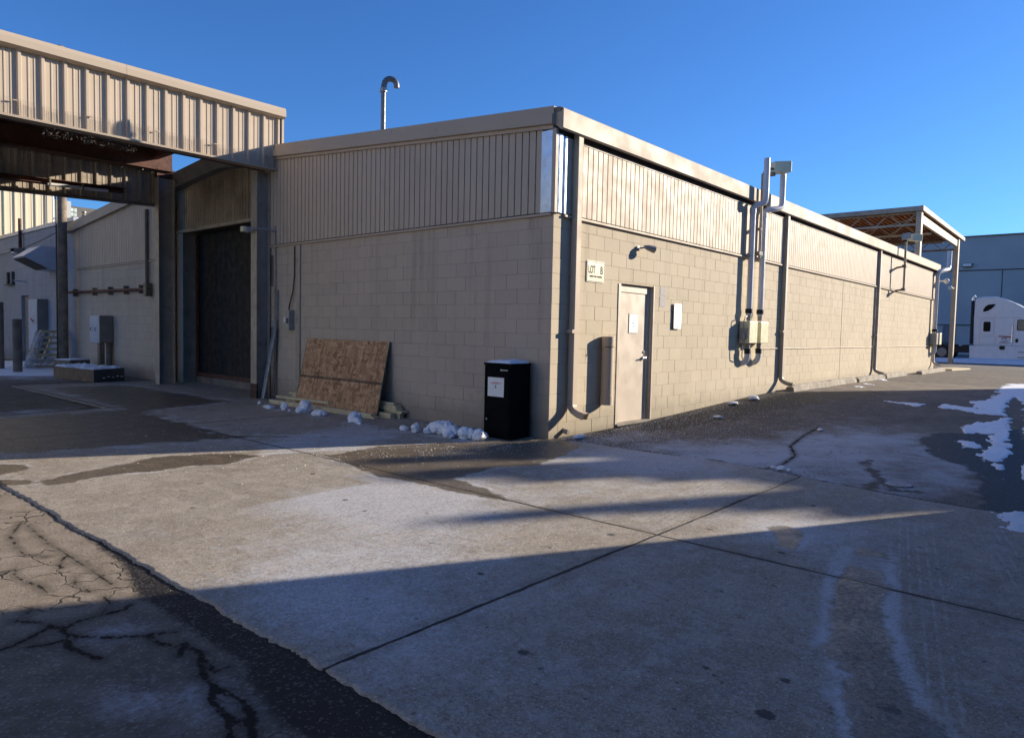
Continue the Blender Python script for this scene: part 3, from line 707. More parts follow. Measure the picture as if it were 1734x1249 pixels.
# loading bay, set back
XB = .3
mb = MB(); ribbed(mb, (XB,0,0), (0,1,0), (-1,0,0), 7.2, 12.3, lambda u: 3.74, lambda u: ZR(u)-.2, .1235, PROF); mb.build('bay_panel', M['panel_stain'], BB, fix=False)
wb = block_wall('bay_pier', M['wall_front'], BB, (XB,0,0), (0,1,0), (-1,0,0), 11.72, 12.3, -.1, 3.74, core=.45)
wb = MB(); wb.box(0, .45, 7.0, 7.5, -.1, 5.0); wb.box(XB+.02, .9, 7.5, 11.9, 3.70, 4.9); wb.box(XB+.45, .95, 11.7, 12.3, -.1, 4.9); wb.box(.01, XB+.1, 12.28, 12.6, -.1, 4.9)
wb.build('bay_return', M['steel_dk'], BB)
MB().box(XB-.03, XB+.05, 7.45, 12.0, 3.66, 3.735).build('lintel_trim', M['steel'], BB)
MB().box(XB-.01, XB+.42, 11.69, 11.719, -.05, 3.66).build('jamb_liner', M['steel'], BB)
rdoor = MB(); ribbed(rdoor, (.66,0,0), (0,1,0), (-1,0,0), 7.4, 11.7, lambda u: .22, lambda u: 3.66, .5, [(0,0),(.1,.003),(.3,-.002),(.42,.003)])
rdoor = rdoor.build('roll_curtain_door', M['curtain'], BB)
mb = MB(); mb.box(.60, .655, 7.4, 11.69, .16, .26); mb.box(.60, .65, 11.60, 11.688, .26, 3.66); mb.build('bottom_rail', M['rust'], rdoor)
MB().box(.58, .66, 7.4, 11.69, -.02, .158).build('sill', M['steel_dk'], BB)
MB().tube([(.2,12.15,.0),(.2,12.15,3.6)], .03, 8).build('bay_conduit', M['steel_dk'], BB)

# ------------------------------------------------------------------ canopy over the bay
CP = thing('loading_canopy', (-.2,7.1,0), 'steel canopy with deep ribbed beige fascia over the loading bay', 'canopy')
X0 = -15.4
RP = [(0,0),(.02,.0),(.035,.042),(.075,.042),(.09,0),(.145,0),(.15,.008),(.165,.008),(.17,0),(.225,0),(.23,.008),(.245,.008),(.25,0)]
def mirror_ribs(): pass
mb = MB(); ribbed(mb, (.06,6.87,0), (-1,0,0), (0,-1,0), .0, 15.4, lambda u: 4.50, lambda u: 5.50, .3048, RP); mb.build('ribbed_fascia', M['panel'], CP, fix=False)
mb = MB(); xx = .1
for L in (2.9, 3.05, 3.05, 3.05, 3.4):
    mb.prism([(xx,6.73,5.50),(xx,6.73,5.60),(xx,6.745,5.66),(xx,6.78,5.675),(xx,7.0,5.675),(xx,7.0,5.47),(xx,6.80,5.47)], (-L+.004,0,0)); xx -= L
mb.build('gutter', M['fascia'], CP)
mb = MB(); mb.box(X0, .09, 6.80, 7.02, 4.465, 4.498); mb.box(.055, .10, 6.81, 7.05, 4.47, 5.6); mb.build('bottom_flashing', M['fascia'], CP)
# back face of the front fascia and girts
mb = MB(); mb.box(X0, .05, 6.95, 7.0, 4.5, 5.5); mb.build('fascia_lining', M['steel_dk'], CP)
mb = MB(); mb.box(X0, -.38, 6.9, 12.0, 5.50, 5.56); mb.build('roof_deck', M['steel_dk'], CP)
def ibeam(mb, p0, p1, w, h, t=.012):
    p0, p1 = Vector(p0), Vector(p1); d = (p1-p0).normalized(); up = Vector((0,0,1)); sd = d.cross(up)
    if sd.length < .1: return
    mb.beam(p0+up*(h/2-t/2), p1+up*(h/2-t/2), w, t); mb.beam(p0-up*(h/2-t/2), p1-up*(h/2-t/2), w, t); mb.beam(p0, p1, t, h-2*t)
for nm, (p0, p1, w, h) in dict(a=((X0,7.35,4.72),(-.05,7.35,4.72),.2,.36), b=((X0,11.45,5.22),(-.40,11.45,5.22),.2,.42)).items():
    mb = MB(); ibeam(mb, p0, p1, w, h); mb.build('roof_beam', M['rust'], CP)
for xx in (-.45, -3.9, -7.5, -12., -15.):
    mb = MB(); ibeam(mb, (xx,7.0,5.38), (xx,11.8,5.38), .15, .22); mb.build('roof_purlin', M['rust'], CP)
# columns: I sections, flanges facing the yard
def icol(x0, x1, y0, y1, z1, name='column', mat='steel'):
    mb = MB(); yc = (y0+y1)/2
    mb.box(x0, x0+.016, y0, y1, 0, z1); mb.box(x1-.016, x1, y0, y1, 0, z1); mb.box(x0+.016, x1-.016, yc-.008, yc+.008, 0, z1)
    return mb.build(name, M[mat], CP)
icol(-.32, -.03, 7.08, 7.30, 4.46)
mb = MB(); mb.box(-.326, -.29, 7.072, 7.308, 0, .30); mb.build('rusted_base', simple('dark_rust', (.07, .035, .022), .85, 0, .4, 12), CP)
icol(-.40, -.02, 11.40, 11.62, 4.86)
mb = MB(); mb.box(-.40, -.05, 11.47, 11.62, 4.865, 5.50); mb.box(-.42, -.03, 11.38, 11.46, 5.02, 5.05); mb.build('column_head', M['rust'], CP)
# back fascia
RQ = [(a, -d) for a, d in RP]
mb = MB(); ribbed(mb, (-.31,11.76,0), (-1,0,0), (0,-1,0), 0, 15.0, lambda u: 4.255-.035*u, lambda u: 5.0, .3048, RP); mb.build('ribbed_fascia', M['steel'], CP, fix=False)
mb = MB(); mb.beam((-.31,11.742,4.235), (X0,11.742,4.235-.035*15.09), .235, .036); mb.prism([(-.31,11.80,4.256),(X0,11.80,4.256-.035*15.09),(X0,11.80,5.5),(-.31,11.80,5.5)], (0,.06,0)); mb.box(X0, -.4, 11.60, 11.66, 4.99, 5.02); mb.build('bottom_flashing', M['steel_dk'], CP)
mb = MB(); ibeam(mb, (-8.,11.35,4.18), (-1.18,11.35,4.40), .24, .10); mb.build('lower_channel', M['rust'], CP)
MB().tube([(-2.7,11.2,4.28),(-1.55,11.2,4.32)], .035, 10).build('pipe', M['pvc'], CP)
for x_ in (-2.66, -2.05): MB().box(x_-.015, x_+.015, 11.16, 11.24, 4.25, 4.40).build('pipe_clamp', M['steel_dk'], CP)
# bird netting stretched on the fascia bottom
mb = MB(); R = random.Random(5)
sag = lambda x: .02*sin(x*2.1)+.012*sin(x*7)
for i in range(330):
    x_ = .0-i*.028; mb.beam((x_,6.80,4.47), (x_+R.uniform(-.004,.004),6.80+.004*sin(i),4.74+sag(x_)), .0014, .0014)
for j in range(10):
    z = 4.48+j*.028
    for i in range(46): mb.beam((-.0-i*.2,6.80,z+sag(-i*.2)*j/9), (-.2-i*.2,6.80,z+sag(-.2-i*.2)*j/9), .0014, .0014)
for i in range(520):
    x_ = -3.2+R.uniform(-.75,.6); a = (x_, 6.86+R.uniform(0,.25), 4.46-R.uniform(0,.14)); b = (x_+R.uniform(-.03,.03), a[1]+R.uniform(-.02,.03), a[2]+R.uniform(-.03,.03))
    mb.beam(a, b, .0025, .0025)
mb.build('bird_netting', M['steel_dk'], CP)
for i in range(6):
    x_ = -.25-i*1.02; MB().box(x_-.025, x_+.025, 6.795, 6.83, 4.705, 4.72).build('netting_clip', M['fascia'], CP)

# ------------------------------------------------------------------ text
def text_obj(body, w, h, org, ud, vd, nd, mat, name, parent, t=.002):
    cu = bpy.data.curves.new('lettering', 'FONT'); cu.body = body; cu.offset = .022; cu.extrude = .5; cu.size = 1
    tmp = bpy.data.objects.new('lettering', cu); COL.objects.link(tmp)
    dg = bpy.context.evaluated_depsgraph_get(); me = bpy.data.meshes.new_from_object(tmp.evaluated_get(dg))
    bpy.data.objects.remove(tmp)
    vs = np.array([v.co[:] for v in me.vertices]); mn, mx = vs.min(0), vs.max(0)
    ud, vd, nd, org = map(Vector, (ud, vd, nd, org))
    mb = MB()
    mb.v = [tuple(org+ud*((p[0]-mn[0])/(mx[0]-mn[0])*w)+vd*((p[1]-mn[1])/(mx[1]-mn[1])*h)+nd*(t*(1 if p[2] > 0 else -.2))) for p in vs]
    mb.f = [tuple(p.vertices) for p in me.polygons]
    bpy.data.meshes.remove(me)
    return mb.build(name, mat, parent)
def rrect(x0, x1, z0, z1, r, y, dy, n=5):
    P = []
    for cx, cz, a in ((x1-r,z1-r,0),(x0+r,z1-r,pi/2),(x0+r,z0+r,pi),(x1-r,z0+r,1.5*pi)):
        for i in range(n+1):
            t = a+pi/2*i/n; P.append((cx+r*cos(t), y, cz+r*sin(t)))
    return P
sg = thing('parking_sign', (1.0,-.01,2.32), 'cream metal LOT B parking sign high on the sunlit block wall', 'sign')
MB().prism(rrect(.775,1.225,2.175,2.475,.02,-.012,0), (0,.006,0)).build('sign_panel', M['white'], sg)
def ring(x0,x1,z0,z1,r,w,y0,y1):
    A = rrect(x0,x1,z0,z1,r,y0,0); B = rrect(x0+w,x1-w,z0+w,z1-w,r*.7,y0,0); n = len(A); mb = MB()
    V = A+B+[(a[0],y1,a[2]) for a in A]+[(a[0],y1,a[2]) for a in B]
    F = []
    for i in range(n):
        j = (i+1) % n; F += [(i,j,j+n,i+n),(i+2*n,i+3*n,j+3*n,j+2*n),(i,i+2*n,j+2*n,j),(i+n,j+n,j+3*n,i+3*n)]
    return mb.add(V, F)
MB().prism(rrect(.787,1.213,2.187,2.463,.014,-.0135,0), (0,.0012,0)).build('sign_face', M['signface'], sg)
ring(.783,1.217,2.183,2.467,.016,.006,-.0150,-.0136).build('sign_border', M['ink'], sg)
text_obj('LOT', .17, .115, (.815,-.0138,2.295), (1,0,0), (0,0,1), (0,-1,0), M['ink'], 'lettering', sg)
text_obj('B', .06, .115, (1.115,-.0138,2.295), (1,0,0), (0,0,1), (0,-1,0), M['ink'], 'lettering', sg)
text_obj('PERMIT ONLY PARKING', .31, .026, (.845,-.0138,2.243), (1,0,0), (0,0,1), (0,-1,0), M['ink'], 'lettering', sg)
for z in (2.452, 2.205): MB().tube([(1.,-.013,z),(1.,-.018,z)], .006, 8).build('bolt', M['brass'], sg)

# blank plate and grey tapes by the door
pl = MB(); pl.prism(rrect(3.31,3.58,1.545,1.975,.03,-.035,0), (0,.008,0)); pl = tag(pl.build('blank_plate', M['white'], None, (3.45,-.03,1.76)), 'tall blank white plate screwed to the wall right of the door', 'plate')
for z in (1.94, 1.58): MB().tube([(3.45,-.036,z),(3.45,-.030,z)], .007, 8).build('screw', M['brass'], pl)
for z0, z1, lb in ((2.09,2.23,'upper of two square grey tape patches right of the door'), (1.90,2.075,'lower of two square grey tape patches right of the door')):
    mb = MB(); mb.box(2.875, 3.055, -.004, .002, z0, z1); tag(mb.build('tape_patch', M['grey_enamel'] if 0 else simple('silver_tape', (.36,.34,.34), .8, 0, .12, 30), None, (2.96,-.002,z0)), lb, 'tape patch', 'grey tape patches on the wall')

# tubular vent beside the door (vertical duct half round)
tb = thing('document_tube', (1.19,-.02,.42), 'thick beige capped tube fixed upright to the wall left of the door', 'tube')
MB().tube([(1.24,-.098,.42),(1.24,-.098,1.27)], .088, 24).build('tube_body', M['panel'], tb, smooth='a')
MB().tube([(1.24,-.098,1.26),(1.24,-.098,1.40)], .094, 24).build('tube_cap', M['panel'], tb, smooth='a')
MB().tube([(1.24,-.098,.40),(1.24,-.098,.53)], .094, 24).build('tube_cap', M['panel'], tb, smooth='a')
mb = MB(); mb.tube([(1.15,-.11,1.25),(1.18,-.19,1.25),(1.24,-.196,1.25)],.006,6); mb.build('bracket', M['rust'], tb)
# overflow stub low on the corner
st = MB(); st.tube([(.33,.02,.10),(.33,-.09,.075)], .034, 14); tag(st.build('drain_stub', M['steel'], None, (.33,0,.1), smooth='a'), 'short drain stub poking out low beside the first downspout', 'pipe stub')
# wall lamp over sign
lp = thing('wall_lamp', (2.1,0,2.79), 'small grey floodlight on a short arm above the door', 'lamp', 'floodlights on the long wall')
mb = MB(); mb.tube([(2.12,0,2.77),(2.12,-.03,2.77)], .04, 14); mb.tube([(2.12,-.03,2.77),(2.16,-.08,2.78),(2.2,-.10,2.79)], .012, 8); mb.build('lamp_arm', M['galv_pipe'], lp, smooth='a')
mb = MB(); mb.tube([(2.18,-.09,2.80),(2.23,-.12,2.79),(2.34,-.18,2.765)], [.02,.042,.058], 14); mb.build('lamp_head', M['grey_enamel'], lp, smooth='a')

# ------------------------------------------------------------------ vent pipes with boxes
def fan_unit(x, top, name_lbl, ext, right=True):
    t = thing('radon_fan_stack', (x,-.2,1.3), name_lbl, 'vent pipe', 'white vent pipes with cream fan boxes')
    y = -.12; r = .058; ox = ext
    MB().tube([(x,y,1.86),(x,y,3.93)], r, 18).build('riser_pipe', M['pvc'], t, smooth='a')
    P = [(x,y,3.93)]+[tuple(p) for p in arc((x+.14,y,3.99), (-1,0,0), (0,0,1), .14, 0, pi/2, 6)]
    P = [(x,y,3.92),(x+ox*.02,y-.01,3.98),(x+ox*.12,y-.04,4.01),(x+ox*.3,y-.09,4.03),(x+ox*.7,y-.16,4.06),(x+ox*.9,y-.185,4.10),(x+ox,y-.19,4.17),(x+ox,y-.19,4.30)]
    MB().tube(P, r, 18).build('elbow_pipe', M['pvc'], t, smooth='a')
    MB().tube([(x,y,3.86),(x,y,3.97)], r*1.13, 18).build('pipe_collar', M['pvc'], t, smooth='a')
    MB().tube([(x+ox,y-.19,4.28),(x+ox,y-.19,top)], r, 18).build('outlet_pipe', M['pvc'], t, smooth='a')
    for z0, z1, k in ((1.90,1.99,1.25),(1.10,1.20,1.1)): MB().tube([(x,y,z0),(x,y,z1)], r*k, 18).build('rubber_coupling', M['rubber'], t, smooth='a')
    MB().box(x-.20, x+.20, -.23, -.02, 1.31, 1.74).build('fan_box', M['cream'], t, bevel=.012)
    for z0, z1 in ((1.76,1.91),(1.18,1.33)): MB().tube([(x,y,z0),(x,y,z1)], r*.8, 16).build('neck', M['grey_enamel'], t, smooth='a')
    E = [(x,y,1.13),(x,y,1.05),(x,y+.02,.98),(x,y+.07,.92),(x,y+.13,.90),(x,y+.20,.90)]
    MB().tube(E, r, 18).build('inlet_elbow', M['pvc'], t, smooth='a')
    mb = MB(); mb.box(x-.1, x+.1, -.13, -.0, 3.02, 3.05); mb.build('pipe_strap', M['galv_pipe'], t)
    return t
f1 = fan_unit(6.20, 4.93, 'left vent pipe with cream fan box, taller outlet standing above the eave', .14)
f2 = fan_unit(6.76, 4.80, 'right vent pipe with cream fan box, shorter outlet behind the floodlight', .44)
mb = MB(); mb.box(5.975, 6.0, -.19, -.05, 1.40, 1.60); mb.box(5.94, 5.975, -.16, -.08, 1.38, 1.5); mb.tube([(5.95,-.12,1.6),(5.93,-.14,1.75),(5.98,-.15,1.83),(6.10,-.13,1.84)], .011, 8)
mb.tube([(5.95,-.12,1.38),(5.90,-.14,1.2),(5.92,-.13,1.05),(6.02,-.1,1.0)], .011, 8); mb.build('electrical_whip', M['grey_enamel'], f1, smooth='a')
fl = thing('pole_floodlight', (6.25,-.1,3.1), 'boxy cream floodlight on a strut pole between the vent pipes', 'lamp', 'floodlights on the long wall')
MB().tube([(6.42,-.20,3.0),(6.42,-.20,4.66)], .028, 10).build('pole', M['steel'], fl, smooth='a')
mb = MB(); mb.box(6.38, 6.46, -.22, .0, 3.55, 3.60); mb.build('bracket', M['steel_dk'], fl); MB().box(6.34, 6.50, -.23, .0, 3.06, 3.13).build('bracket', M['steel_dk'], fl)
mb = MB(); mb.obox((6.92,-.34,4.85), (.16,-.11,.02), (.07,.10,0), (0,0,.11)); hd = mb.build('lamp_head', M['cream'], fl, bevel=.01)
mb = MB(); mb.tube([(6.42,-.20,4.62),(6.52,-.22,4.78),(6.75,-.30,4.80)], .022, 8); mb.box(6.62,6.76,-.32,-.20,4.66,4.72); mb.build('lamp_bracket', M['steel_dk'], fl)
# horizontal conduit on the wall
cd = MB(); cd.tube([(6.9,-.018,1.19),(24.2,-.018,1.21)], .010, 8); cd = tag(cd.build('wall_conduit', M['panel'], None, (6.9,-.03,1.19), smooth='a'), 'thin white conduit running level along the long wall at knee height', 'conduit')
# second pole floodlight, further on
fl = thing('pole_floodlight', (18.4,0,3.1), 'cream floodlight on a tall pole bracketed off the far part of the wall', 'lamp', 'floodlights on the long wall')
MB().tube([(17.85,-.30,3.0),(17.85,-.30,4.55)], .035, 10).build('pole', M['steel'], fl, smooth='a')
for z in (3.76, 3.02):
    mb = MB(); mb.beam((18.1,.0,z), (17.87,-.30,z+.02), .07, .05); mb.box(17.75,17.95,-.36,-.24,z-.02,z+.06); mb.build('bracket', M['steel_dk'], fl)
mb = MB(); mb.obox((18.45,-.42,4.74), (.17,-.11,.0), (.05,.09,0), (0,0,.11)); mb.build('lamp_head', M['cream'], fl, bevel=.01)
mb = MB(); mb.obox((17.95,-.28,4.74), (.10,.08,.0), (.05,.09,0), (0,0,.10)); mb.build('ballast_box', M['grey_enamel'], fl, bevel=.01)
# far vent pipe
t = thing('radon_fan_stack', (23.9,-.2,1.3), 'far vent pipe with grey fan box at the end corner of the wall', 'vent pipe', 'white vent pipes with cream fan boxes')
y = -.13
MB().tube([(23.9,y,1.8),(23.9,y,4.0)], .065, 14).build('riser_pipe', M['pvc'], t, smooth='a')
MB().tube([(23.9,y,3.98),(24.0,y-.05,4.1),(24.35,y-.15,4.16),(24.75,y-.2,4.24),(24.85,y-.2,4.4),(24.85,y-.2,4.95)], .085, 14).build('outlet_pipe', M['pvc'], t, smooth='a')
MB().tube([(23.9,y,1.76),(23.9,y,1.86)], .1, 14).build('rubber_coupling', M['rubber'], t, smooth='a')
MB().box(23.62, 23.95, -.26, -.02, 1.27, 1.70).build('fan_box', M['grey_enamel'], t, bevel=.01)
MB().box(23.97, 24.35, -.30, -.04, 1.27, 1.72).build('fan_box', M['cream'], t, bevel=.01)
MB().tube([(24.0,y,1.27),(24.0,y,1.0),(24.0,y+.05,.9),(24.0,y+.2,.88)], .08, 14).build('inlet_elbow', M['pvc'], t, smooth='a')
downspout(24.35, .5, w=.09, d=.07)
# white dome cameras
def dome(loc, d, lab):
    t = thing('dome_camera', loc, lab, 'security camera', 'white dome cameras')
    x, y, z = loc; mb = MB(); mb.beam((x,y,z), (x+d[0],y+d[1],z+.02), .05, .05); mb.tube([(x+d[0],y+d[1],z+.10),(x+d[0],y+d[1],z+.02)], [.05,.11], 14); mb.build('camera_arm', M['white'], t, smooth='a')
    mb = MB(); mb.tube([(x+d[0],y+d[1],z+.02),(x+d[0],y+d[1],z-.05),(x+d[0],y+d[1],z-.10)], [.10,.085,.03], 14); mb.build('dome', M['white'], t, smooth='a')
dome((24.62,.0,3.75), (-.05,-.32), 'white dome camera on the end corner of the block building')
dome((33.9,.95,4.05), (-.35,.1), 'white dome camera on the far steel column')

# ------------------------------------------------------------------ gooseneck vent on the roof
gv = thing('gooseneck_vent', (1.0,4.88,4.7), 'tall galvanised gooseneck vent pipe rising above the roof', 'vent pipe')
MB().tube([(1.0,4.88,4.7),(1.0,4.88,5.93)], .045, 20).build('vent_pipe', M['vent_metal'], gv, smooth='a')
P = [(1.0,4.88,5.9)]+[tuple(p) for p in arc((1.10,4.80,5.98), (-.78,.62,0), (0,0,1), .115, 0, pi*.98, 8)]+[(1.19,4.73,5.94)]
MB().tube(P, .052, 20).build('gooseneck', M['vent_metal'], gv, smooth='a')
MB().tube([(1.0,4.88,5.84),(1.0,4.88,5.91)], .068, 20).build('collar', M['galv_pipe'], gv, smooth='a')

# ------------------------------------------------------------------ things along the shaded wall
lk = thing('parcel_locker', (-.29,.50,0), 'tall black metal drop box with a paper notice and snow on its lid', 'drop box')
MB().box(-.50, -.08, .268, .728, .0, .985).build('cabinet', M['black'], lk, bevel=.006)
MB().box(-.508, -.07, .262, .738, .988, 1.02).build('lid', M['black'], lk, bevel=.004)
MB().box(-.508, -.50, .29, .70, .80, .97).build('chute_panel', M['black'], lk, bevel=.003)
lkd = MB(); lkd.box(-.507, -.50, .29, .70, .04, .78); lkd = lkd.build('door', M['black'], lk, bevel=.003)
mb = MB(); mb.tube([(-.507,.66,.26),(-.522,.66,.26)], .016, 12); mb.build('lock', M['chrome'], lkd)
mb = MB(); mb.box(-.512, -.507, .59, .615, .20, .31); mb.build('handle', M['grey_enamel'] if 0 else M['black'], lkd)
MB().obox((-.5105,.51,.70), (.001,0,0), (0,.145,0), (0,0,.128)).build('paper_notice', M['paper'], lkd)
mb = MB(); R = random.Random(9)
for i, (z, w_, c_) in enumerate(((.765,.09,0),(.755,.22,0),(.745,.16,0))): mb.box(-.5128, -.512, .51-w_/2, .51+w_/2, z-.0025, z+.0025)
mb.build('notice_lines', M['redink'], lkd)
mb = MB()
for i in range(4):
    for j in range(3):
        if R.random() < .8: mb.box(-.5128, -.512, .495+j*.009, .502+j*.009, .685+i*.011, .694+i*.011)
mb.build('notice_mark', M['ink'], lkd)
mb = MB(); mb.tube([(-.508,.42,.93),(-.510,.42,.93)], .011, 12)
for i in range(6): mb.box(-.510, -.508, .305+i*.017, .305+i*.017+.011, .924, .936)
mb.build('maker_mark', M['white'], lk)
def lump(name, cx, cy, cz, parts, mat, seed, rough=.25, sc=6):
    import bmesh
    bm = bmesh.new()
    for (dx, dy, dz, rx, ry, rz) in parts:
        rx, ry, rz = rx*.88, ry*.88, rz*.88
        b2 = bmesh.ops.create_icosphere(bm, subdivisions=4, radius=1)['verts']
        for v in b2:
            p = v.co.copy(); d = 1+rough*1.1*mnoise.fractal(p*sc*.28+Vector((seed*3.1, dx*9, dy*7)), .7, 2.2, 5)+rough*.5*mnoise.fractal(p*4.5+Vector((seed,2,0)), .5, 2.3, 4)
            v.co = Vector((cx+dx+p.x*rx*d, cy+dy+p.y*ry*d, max(cz-.004, cz+dz+p.z*rz*d)))
    mb = MB(); bm.verts.ensure_lookup_table(); mb.v = [tuple(v.co) for v in bm.verts]; mb.f = [tuple(v.index for v in fa.verts) for fa in bm.faces]; bm.free()
    return mb
# snow on locker lid
mb = MB(); px, py, pz, f = grid_mesh(np.linspace(-.50,-.09,26), np.linspace(.27,.73,26), lambda x, y: x*0)
e = np.minimum(np.minimum(px+.50, -.09-px), np.minimum(py-.27, .73-py)); r = fnoise(px, py, 7, 4)
pz = 1.021+np.clip(e*1.2, 0, .035)*(1.+.4*r)*np.clip((.74-py+.1)*3+.2, .25, 1)
mb.v = [tuple(p) for p in np.stack([px,py,pz],1).tolist()]; mb.f = [tuple(a) for a in f.tolist()]
n0 = len(mb.v); mb.add([(-.50,.27,1.0205),(-.09,.27,1.0205),(-.09,.73,1.0205),(-.50,.73,1.0205)], [(3,2,1,0)])
tag(mb.build('settled_snow', M['snow'], None, (-.3,.4,1.02), smooth=True, fix=False), 'thin cap of snow lying on the black drop box', 'snow')

clumps = [(-.98,5.46,[(0,0,.02,.10,.16,.035),(-.05,-.1,.02,.07,.08,.04)],'flattest snow clump at the left end of the lumber pile'),
 (-.92,5.05,[(0,0,.05,.07,.08,.09)],'small pointed snow clump before the left end of the lumber'),
 (-.78,4.62,[(0,0,.08,.12,.12,.13),(-.06,.02,.03,.12,.12,.06)],'largest lump of snow in front of the left half of the chipboard'),
 (-.93,4.00,[(0,0,.04,.11,.16,.06),(.02,-.1,.04,.07,.08,.05)],'wide low snow clump in front of the chipboard middle'),
 (-.96,2.98,[(0,.02,.06,.11,.12,.11),(-.04,-.12,.03,.06,.07,.05)],'snow clump in front of the right corner of the chipboard'),
 (-.95,1.86,[(0,0,.03,.05,.09,.045)],'small low snow clump midway between chipboard and drop box'),
 (-.94,1.62,[(0,0,.05,.06,.07,.08)],'small peaked snow clump midway between chipboard and drop box'),
 (-.80,1.25,[(0,0,.09,.14,.21,.11),(.02,-.14,.06,.1,.1,.1),(-.1,.16,.04,.06,.07,.06)],'big rounded lump of snow left of the black drop box'),
 (-.86,.98,[(0,0,.07,.12,.14,.10),(.03,.1,.13,.07,.07,.08),(-.1,-.05,.04,.09,.09,.05)],'knobbly snow lump in the middle of the row by the drop box'),
 (-.84,.74,[(0,0,.06,.10,.12,.10)],'conical snow lump beside the drop box'),
 (-.80,.52,[(0,0,.06,.11,.12,.09),(-.05,.1,.08,.05,.05,.08)],'snow lump touching the foot of the drop box, tip in sunlight'),
 (-.95,4.85,[(0,0,.01,.03,.03,.025)],'crumb of snow between the two left clumps'),
 (-1.05,2.75,[(0,0,.01,.035,.045,.03)],'crumb of snow right of the chipboard corner clump'),
 (-.80,6.1,[(0,0,.02,.03,.04,.04)],'crumb of snow under the leaning metal strips'),
 (.25,-3.05,[(0,0,.008,.04,.07,.03),(.02,.10,.005,.025,.04,.02),(-.03,-.09,.004,.02,.03,.02)],'snow clump on the joint where concrete meets asphalt'),
 (3.4,-2.45,[(0,0,.005,.05,.05,.02),(.1,.03,.004,.03,.03,.015)],'low icy clump beside the long crack in the asphalt'),
 (3.6,-.75,[(0,0,.008,.06,.09,.025),(.12,.05,.004,.04,.04,.02)],'low icy clump in front of the wall right of the door'),
 (6.2,-.28,[(0,0,.03,.14,.12,.05)],'icy clump at the wall foot below the fan boxes'),
 (5.3,-.25,[(0,0,.02,.14,.1,.03)],'low icy clump at the wall foot left of the fan boxes'),
 (.35,-.25,[(0,0,.02,.12,.06,.03),(.12,.03,.02,.05,.04,.03)],'icy crumbs under the first downspout')]
for i, (x, y, parts, lab) in enumerate(clumps):
    z = gz(x)+.012; tag(lump('c', x, y, z, parts, None, i+1).build('snow_clump', M['snow'], None, (x,y,z), smooth=True, fix=False), lab, 'snow clump', 'lumps of snow on the ground')

# chipboard sheet leaning on the wall
ob = thing('chipboard_sheet', (-.2,4.5,.0), 'large sheet of orange brown chipboard leaning against the shaded wall', 'board')
p0, p1 = Vector((-.33,5.66,.05)), Vector((-.33,3.26,.05)); up = Vector((.295,.06,1.18)); nrm = (p1-p0).cross(up).normalized()
if nrm.x > 0: nrm = -nrm
c = (p0+p1)/2+up/2
MB().obox(c, (p1-p0)*.4985, up/2, nrm*.008).build('board_face', M['osb'], ob)
mb = MB(); mb.obox(c+(p1-p0)*.5, (p1-p0).normalized()*.003, up/2, nrm*.010); mb.obox(c+(p0-p1)*.5, (p1-p0).normalized()*.003, up/2, nrm*.010); mb.build('painted_edge', M['osb_edge'], ob)
# lumber
boards = [((-.455,3.12,.019),(-.50,6.20,.019),.089,.038,'front lower pale board lying along the chipboard foot'),
 ((-.45,3.20,.058),(-.49,6.24,.058),.089,.038,'front upper pale board lying along the chipboard foot'),
 ((-.10,2.92,.045),(-.12,6.0,.045),.089,.089,'thick post at the wall under the stack'),
 ((-.24,2.98,.045),(-.27,6.0,.045),.089,.089,'thick post in the middle under the stack'),
 ((-.09,2.86,.11),(-.1,5.9,.11),.14,.038,'lowest wide board of the stack behind the chipboard'),
 ((-.12,2.95,.15),(-.14,5.98,.15),.14,.038,'second wide board of the stack behind the chipboard'),
 ((-.10,3.0,.19),(-.12,6.12,.19),.14,.038,'third wide board of the stack behind the chipboard'),
 ((-.12,3.05,.23),(-.13,5.86,.23),.089,.038,'topmost board of the stack behind the chipboard'),
 ((-.30,4.6,.13),(-.34,6.25,.12),.089,.038,'short pale board sticking out left of the chipboard')]
for i, (a, b, w_, h_, lab) in enumerate(boards):
    tag(MB().beam(a, b, w_, h_).build('lumber_board', M['wood'], None, a, bevel=.003), lab, 'board', 'boards stacked at the wall behind the chipboard')
# leaning metal strips
tag(MB().beam((-.24,6.97,.02), (-.06,6.84,1.40), .12, .03).build('leaning_channel', M['galv_pipe'], None, (-.24,6.97,0)), 'wide grey metal channel leaning beside the bay column', 'metal strip', 'metal strips leaning by the bay')
tag(MB().beam((-.08,6.86,.02), (-.03,6.80,2.15), .03, .02).build('leaning_channel', M['galv_pipe'], None, (-.16,6.90,0)), 'thin long metal strip leaning beside the bay column', 'metal strip', 'metal strips leaning by the bay')
# electrical box + conduits on the shaded wall
eb = thing('disconnect_switch', (-.05,6.36,1.4), 'small grey electrical switch box with a white label on the shaded wall', 'switch box')
MB().box(-.12, 0, 6.24, 6.42, 1.38, 1.76).build('box', M['grey_enamel'], eb, bevel=.006)
MB().box(-.125, -.12, 6.37, 6.42, 1.52, 1.62).build('box_label', M['paper'], eb)
MB().box(-.16, -.12, 6.26, 6.29, 1.5, 1.6).build('lever', M['dk_enamel'], eb)
mb = MB(); mb.tube([(-.05,6.36,1.76),(-.05,6.34,1.85),(-.04,6.24,2.1),(-.03,6.20,2.4),(-.03,6.20,2.97)], .014, 8); mb.build('conduit', M['trim'], eb, smooth='a')
ec = thing('wall_outlet', (-.03,6.88,1.4), 'grey junction box at the end of a straight conduit near the bay', 'junction box')
MB().box(-.07, 0, 6.83, 6.95, 1.42, 1.56).build('box', M['grey_enamel'], ec, bevel=.005)
MB().tube([(-.04,6.89,1.56),(-.04,6.89,3.4)], .014, 8).build('conduit', M['steel'], ec, smooth='a')
